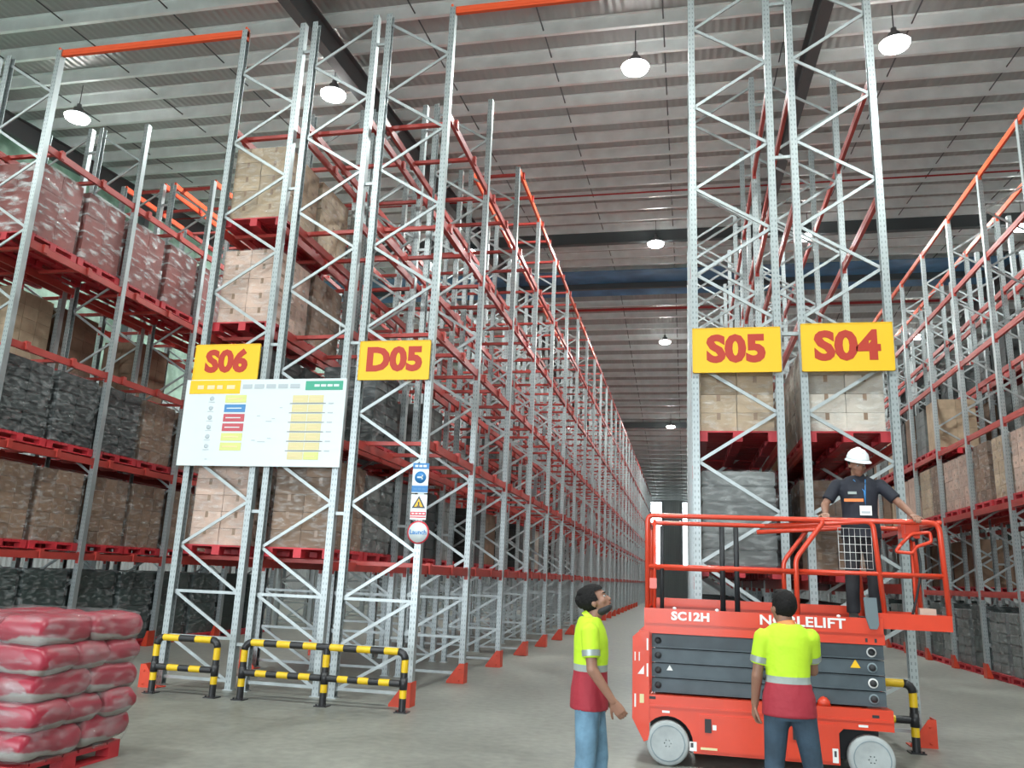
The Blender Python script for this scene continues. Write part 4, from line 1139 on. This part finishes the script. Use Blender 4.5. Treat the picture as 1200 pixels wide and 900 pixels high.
def hair_mesh(T, cut, extra=()):
    """cap of hair over the skull; cut(x,y,z) True where hair grows (head-local)"""
    k = MB(); c = Vector((0, -.012, .028)); n = 30; rows = 20
    vs = []; keep = {}
    for i in range(rows + 1):
        th = math.pi * i / rows
        for j in range(n):
            ph = 2 * math.pi * j / n
            u = Vector((math.sin(th) * math.cos(ph), math.sin(th) * math.sin(ph), math.cos(th)))
            rr_ = 1.0 + .05 * mnoise.noise(u * 6)
            vs.append(c + Vector((u.x * .0855 * rr_, u.y * .108 * rr_, u.z * .104 * rr_)))
    fs = []
    for i in range(rows):
        for j in range(n):
            q = [i * n + j, i * n + (j + 1) % n, (i + 1) * n + (j + 1) % n, (i + 1) * n + j]
            cc_ = sum((vs[a] for a in q), Vector()) / 4
            if cut(cc_.x, cc_.y, cc_.z): fs.append(q[::-1])
    k.add([T @ v for v in vs], fs, 0, True)
    for p, r_ in extra:
        e_ = MB(); e_.ellipsoid((0, 0, 0), r_[0], r_[1], r_[2], 16)
        k.add([T @ (v * (1 + .12 * mnoise.noise(v * 60)) + Vector(p)) for v in e_.v], e_.f, 0, True)
    return k.mesh('hair', 'hair')

TORSO = lambda hx, hy, dz=0, w=1.0: [(hx, hy, .775 + dz, .180 * max(w, .98), .126), (hx, hy, .90 + dz, .174 * max(w, .98), .122), (hx, hy + .005, 1.02 + dz, .155 * w, .110), (hx, hy + .008, 1.14 + dz, .162 * w, .113),
                            (hx, hy + .005, 1.25 + dz, .172 * w, .112), (hx, hy, 1.32 + dz, .172 * w, .098), (hx, hy - .005, 1.37 + dz, .142 * w, .078), (hx, hy - .006, 1.405 + dz, .085, .062)]

# worker standing side on by the lift, looking up at the platform (faces +X)
P1 = dict(head=(0, .035, 1.505), look=(-.15, .50, 0), neck=(0, -.01, 1.375), hips=(0, 0, .86), torso=TORSO(0, 0, -.01, .96),
          armL=((-.175, -.01, 1.315), (-.205, .0, 1.05), (-.19, .13, .85)), armR=((.175, -.01, 1.315), (.215, .01, 1.05), (.20, .16, .845)),
          handL=(None, (1, .2, 0), 1, .62), handR=(None, (-1, .2, 0), -1, .62),
          legL=((-.085, .02, .80), (-.09, .075, .45), (-.095, .05, .08)), legR=((.085, -.01, .80), (.09, -.02, .45), (.095, -.07, .08)), legw=1.02,
          trousers='denim_pale', shirt='hivis_a', stripe=True, collar='lime')
t1, T1 = person('worker in lime and red shirt and pale jeans, side on, looking up', (-0.69, 6.15, 0), R_(-82), P1)
obj('hair', hair_mesh(T1, lambda x, y, z: z > .062 - .0 * y and y < .085 or (y < -.01 and z > -.055) or (abs(x) > .06 and y < .025 and z > .0), (((0, -.085, .045), (.062, .055, .060)), ((0, -.05, .09), (.06, .06, .04)))), t1)
k = MB(); e_ = MB(); e_.ellipsoid((0, .018, -.080), .060, .074, .034, 18); k.add([T1 @ v for v in e_.v], e_.f, 0, True)
obj('chin_mask', k.mesh('chin_mask', 'mask'), t1)
# worker seen from behind, facing the lift
P2 = dict(head=(-.015, .02, 1.515), look=(.38, .06, .05), neck=(0, -.01, 1.385), hips=(0.01, 0, .85), torso=TORSO(0, 0, 0, .90),
          armL=((-.165, -.01, 1.315), (-.212, .01, 1.04), (-.225, .09, .83)), armR=((.165, .0, 1.325), (.19, .12, 1.08), (.08, .30, 1.20)),
          handL=(None, (1, .1, 0), 1, .6), handR=((-.3, .5, .4), (-.6, -.2, .5), -1, .35),
          legL=((-.085, 0, .80), (-.11, .02, .45), (-.12, -.02, .08)), legR=((.09, 0, .80), (.15, .03, .45), (.19, .0, .08)), legw=.98,
          trousers='denim_dark', shirt='hivis_b', stripe=True, collar='orange_print')
t2, T2 = person('worker in lime and red shirt seen from behind facing the lift', (0.70, 6.4, 0), R_(2), P2)
obj('hair', hair_mesh(T2, lambda x, y, z: z > .062 and y < .09 or (y < -.005 and z > -.055) or (abs(x) > .06 and y < .02 and z > .0), (((0, .02, .10), (.06, .06, .03)), )), t2)
# worker in the lift with hard hat, hands on the rails
ZP = 1.376
P3 = dict(head=(0, .045, 1.525), look=(.35, -.30, 0), neck=(0, .0, 1.395), hips=(0, -.02, .86), torso=TORSO(0, 0, 0.01, 1.0),
          armL=((-.195, 0, 1.335), (-.37, .08, 1.13), (-.44, .30, 1.0)), armR=((.195, 0, 1.335), (.33, .08, 1.11), (.34, .32, 1.0)),
          handL=((-.15, .9, -.2), (0, -.1, -1), 1, .55), handR=((.05, .9, -.2), (0, -.1, -1), -1, .55),
          legL=((-.085, -.02, .80), (-.10, .0, .45), (-.10, -.04, .08)), legR=((.085, -.02, .80), (.10, .0, .45), (.11, -.02, .08)), legw=.98,
          trousers='trouser_dark', shirt='navy', collar='navy', sleeve=.78)
t3, T3 = person('worker in white hard hat and navy shirt on the lift platform', (1.71, 8.80, ZP), R_(174), P3)
obj('hair', hair_mesh(T3, lambda x, y, z: (y < -.01 and z > -.05) or (abs(x) > .06 and y < .02 and z > -.01)), t3)
k = MB(); rings = []
for a, q in ((0, 1.0), (15, .985), (35, .86), (55, .62), (72, .35), (86, .08)):
    zc = .125 * math.sin(R_(a)) if a else 0
    rings.append([T3 @ Vector((.106 * q * math.cos(u), -.005 + .128 * q * math.sin(u), .048 + zc)) for u in [2 * math.pi * i / 28 for i in range(28)]])
k.loft(rings)
hat = obj('hard_hat', k.mesh('hard_hat', 'hat'), t3)
k = MB(); rings = []
for q0, dz in ((.98, .004), (1.0, -.006), (1.12, -.010), (1.12, -.002), (.98, .012)):
    rings.append([T3 @ Vector((.106 * q0 * math.cos(u), -.005 + (.128 * q0 + (.045 if math.sin(u) > .3 and q0 > 1.05 else 0)) * math.sin(u), .048 + dz)) for u in [2 * math.pi * i / 28 for i in range(28)]])
k.loft(rings, cap=False); obj('brim', k.mesh('brim', 'hat'), hat)
k = MB().box(-.012, .012, -.1, .1, 0, .01); obj('crest', MB().tube([T3 @ Vector((0, y, .048 + .128 * math.sqrt(max(0, 1 - (y / .135) ** 2)))) for y in [-.1 + .02 * i for i in range(11)]], .008, 6).mesh('crest', 'hat'), hat)
def chest(name, x0, x1, z0, z1, mn, yy=.128):
    o = obj(name, MB().box(x0, x1, yy, yy + .006, z0, z1).mesh(name, mn), t3); return o
chest('shirt_print', -.03, .15, 1.145, 1.175, 'orange_print', .127); chest('name_print', .03, .11, 1.22, 1.245, 'reflective', .122)
chest('name_badge', -.10, .01, 1.01, 1.105, 'white_paint', .132); chest('badge_text', -.085, -.005, 1.03, 1.05, 'ink_grey', .1335)
obj('lanyard', MB().tube([(-.06, .085, 1.37), (-.05, .125, 1.25), (-.045, .134, 1.105), (-.04, .125, 1.25), (.05, .085, 1.37)], .006, 6).mesh('lanyard', 'sign_blue'), t3)
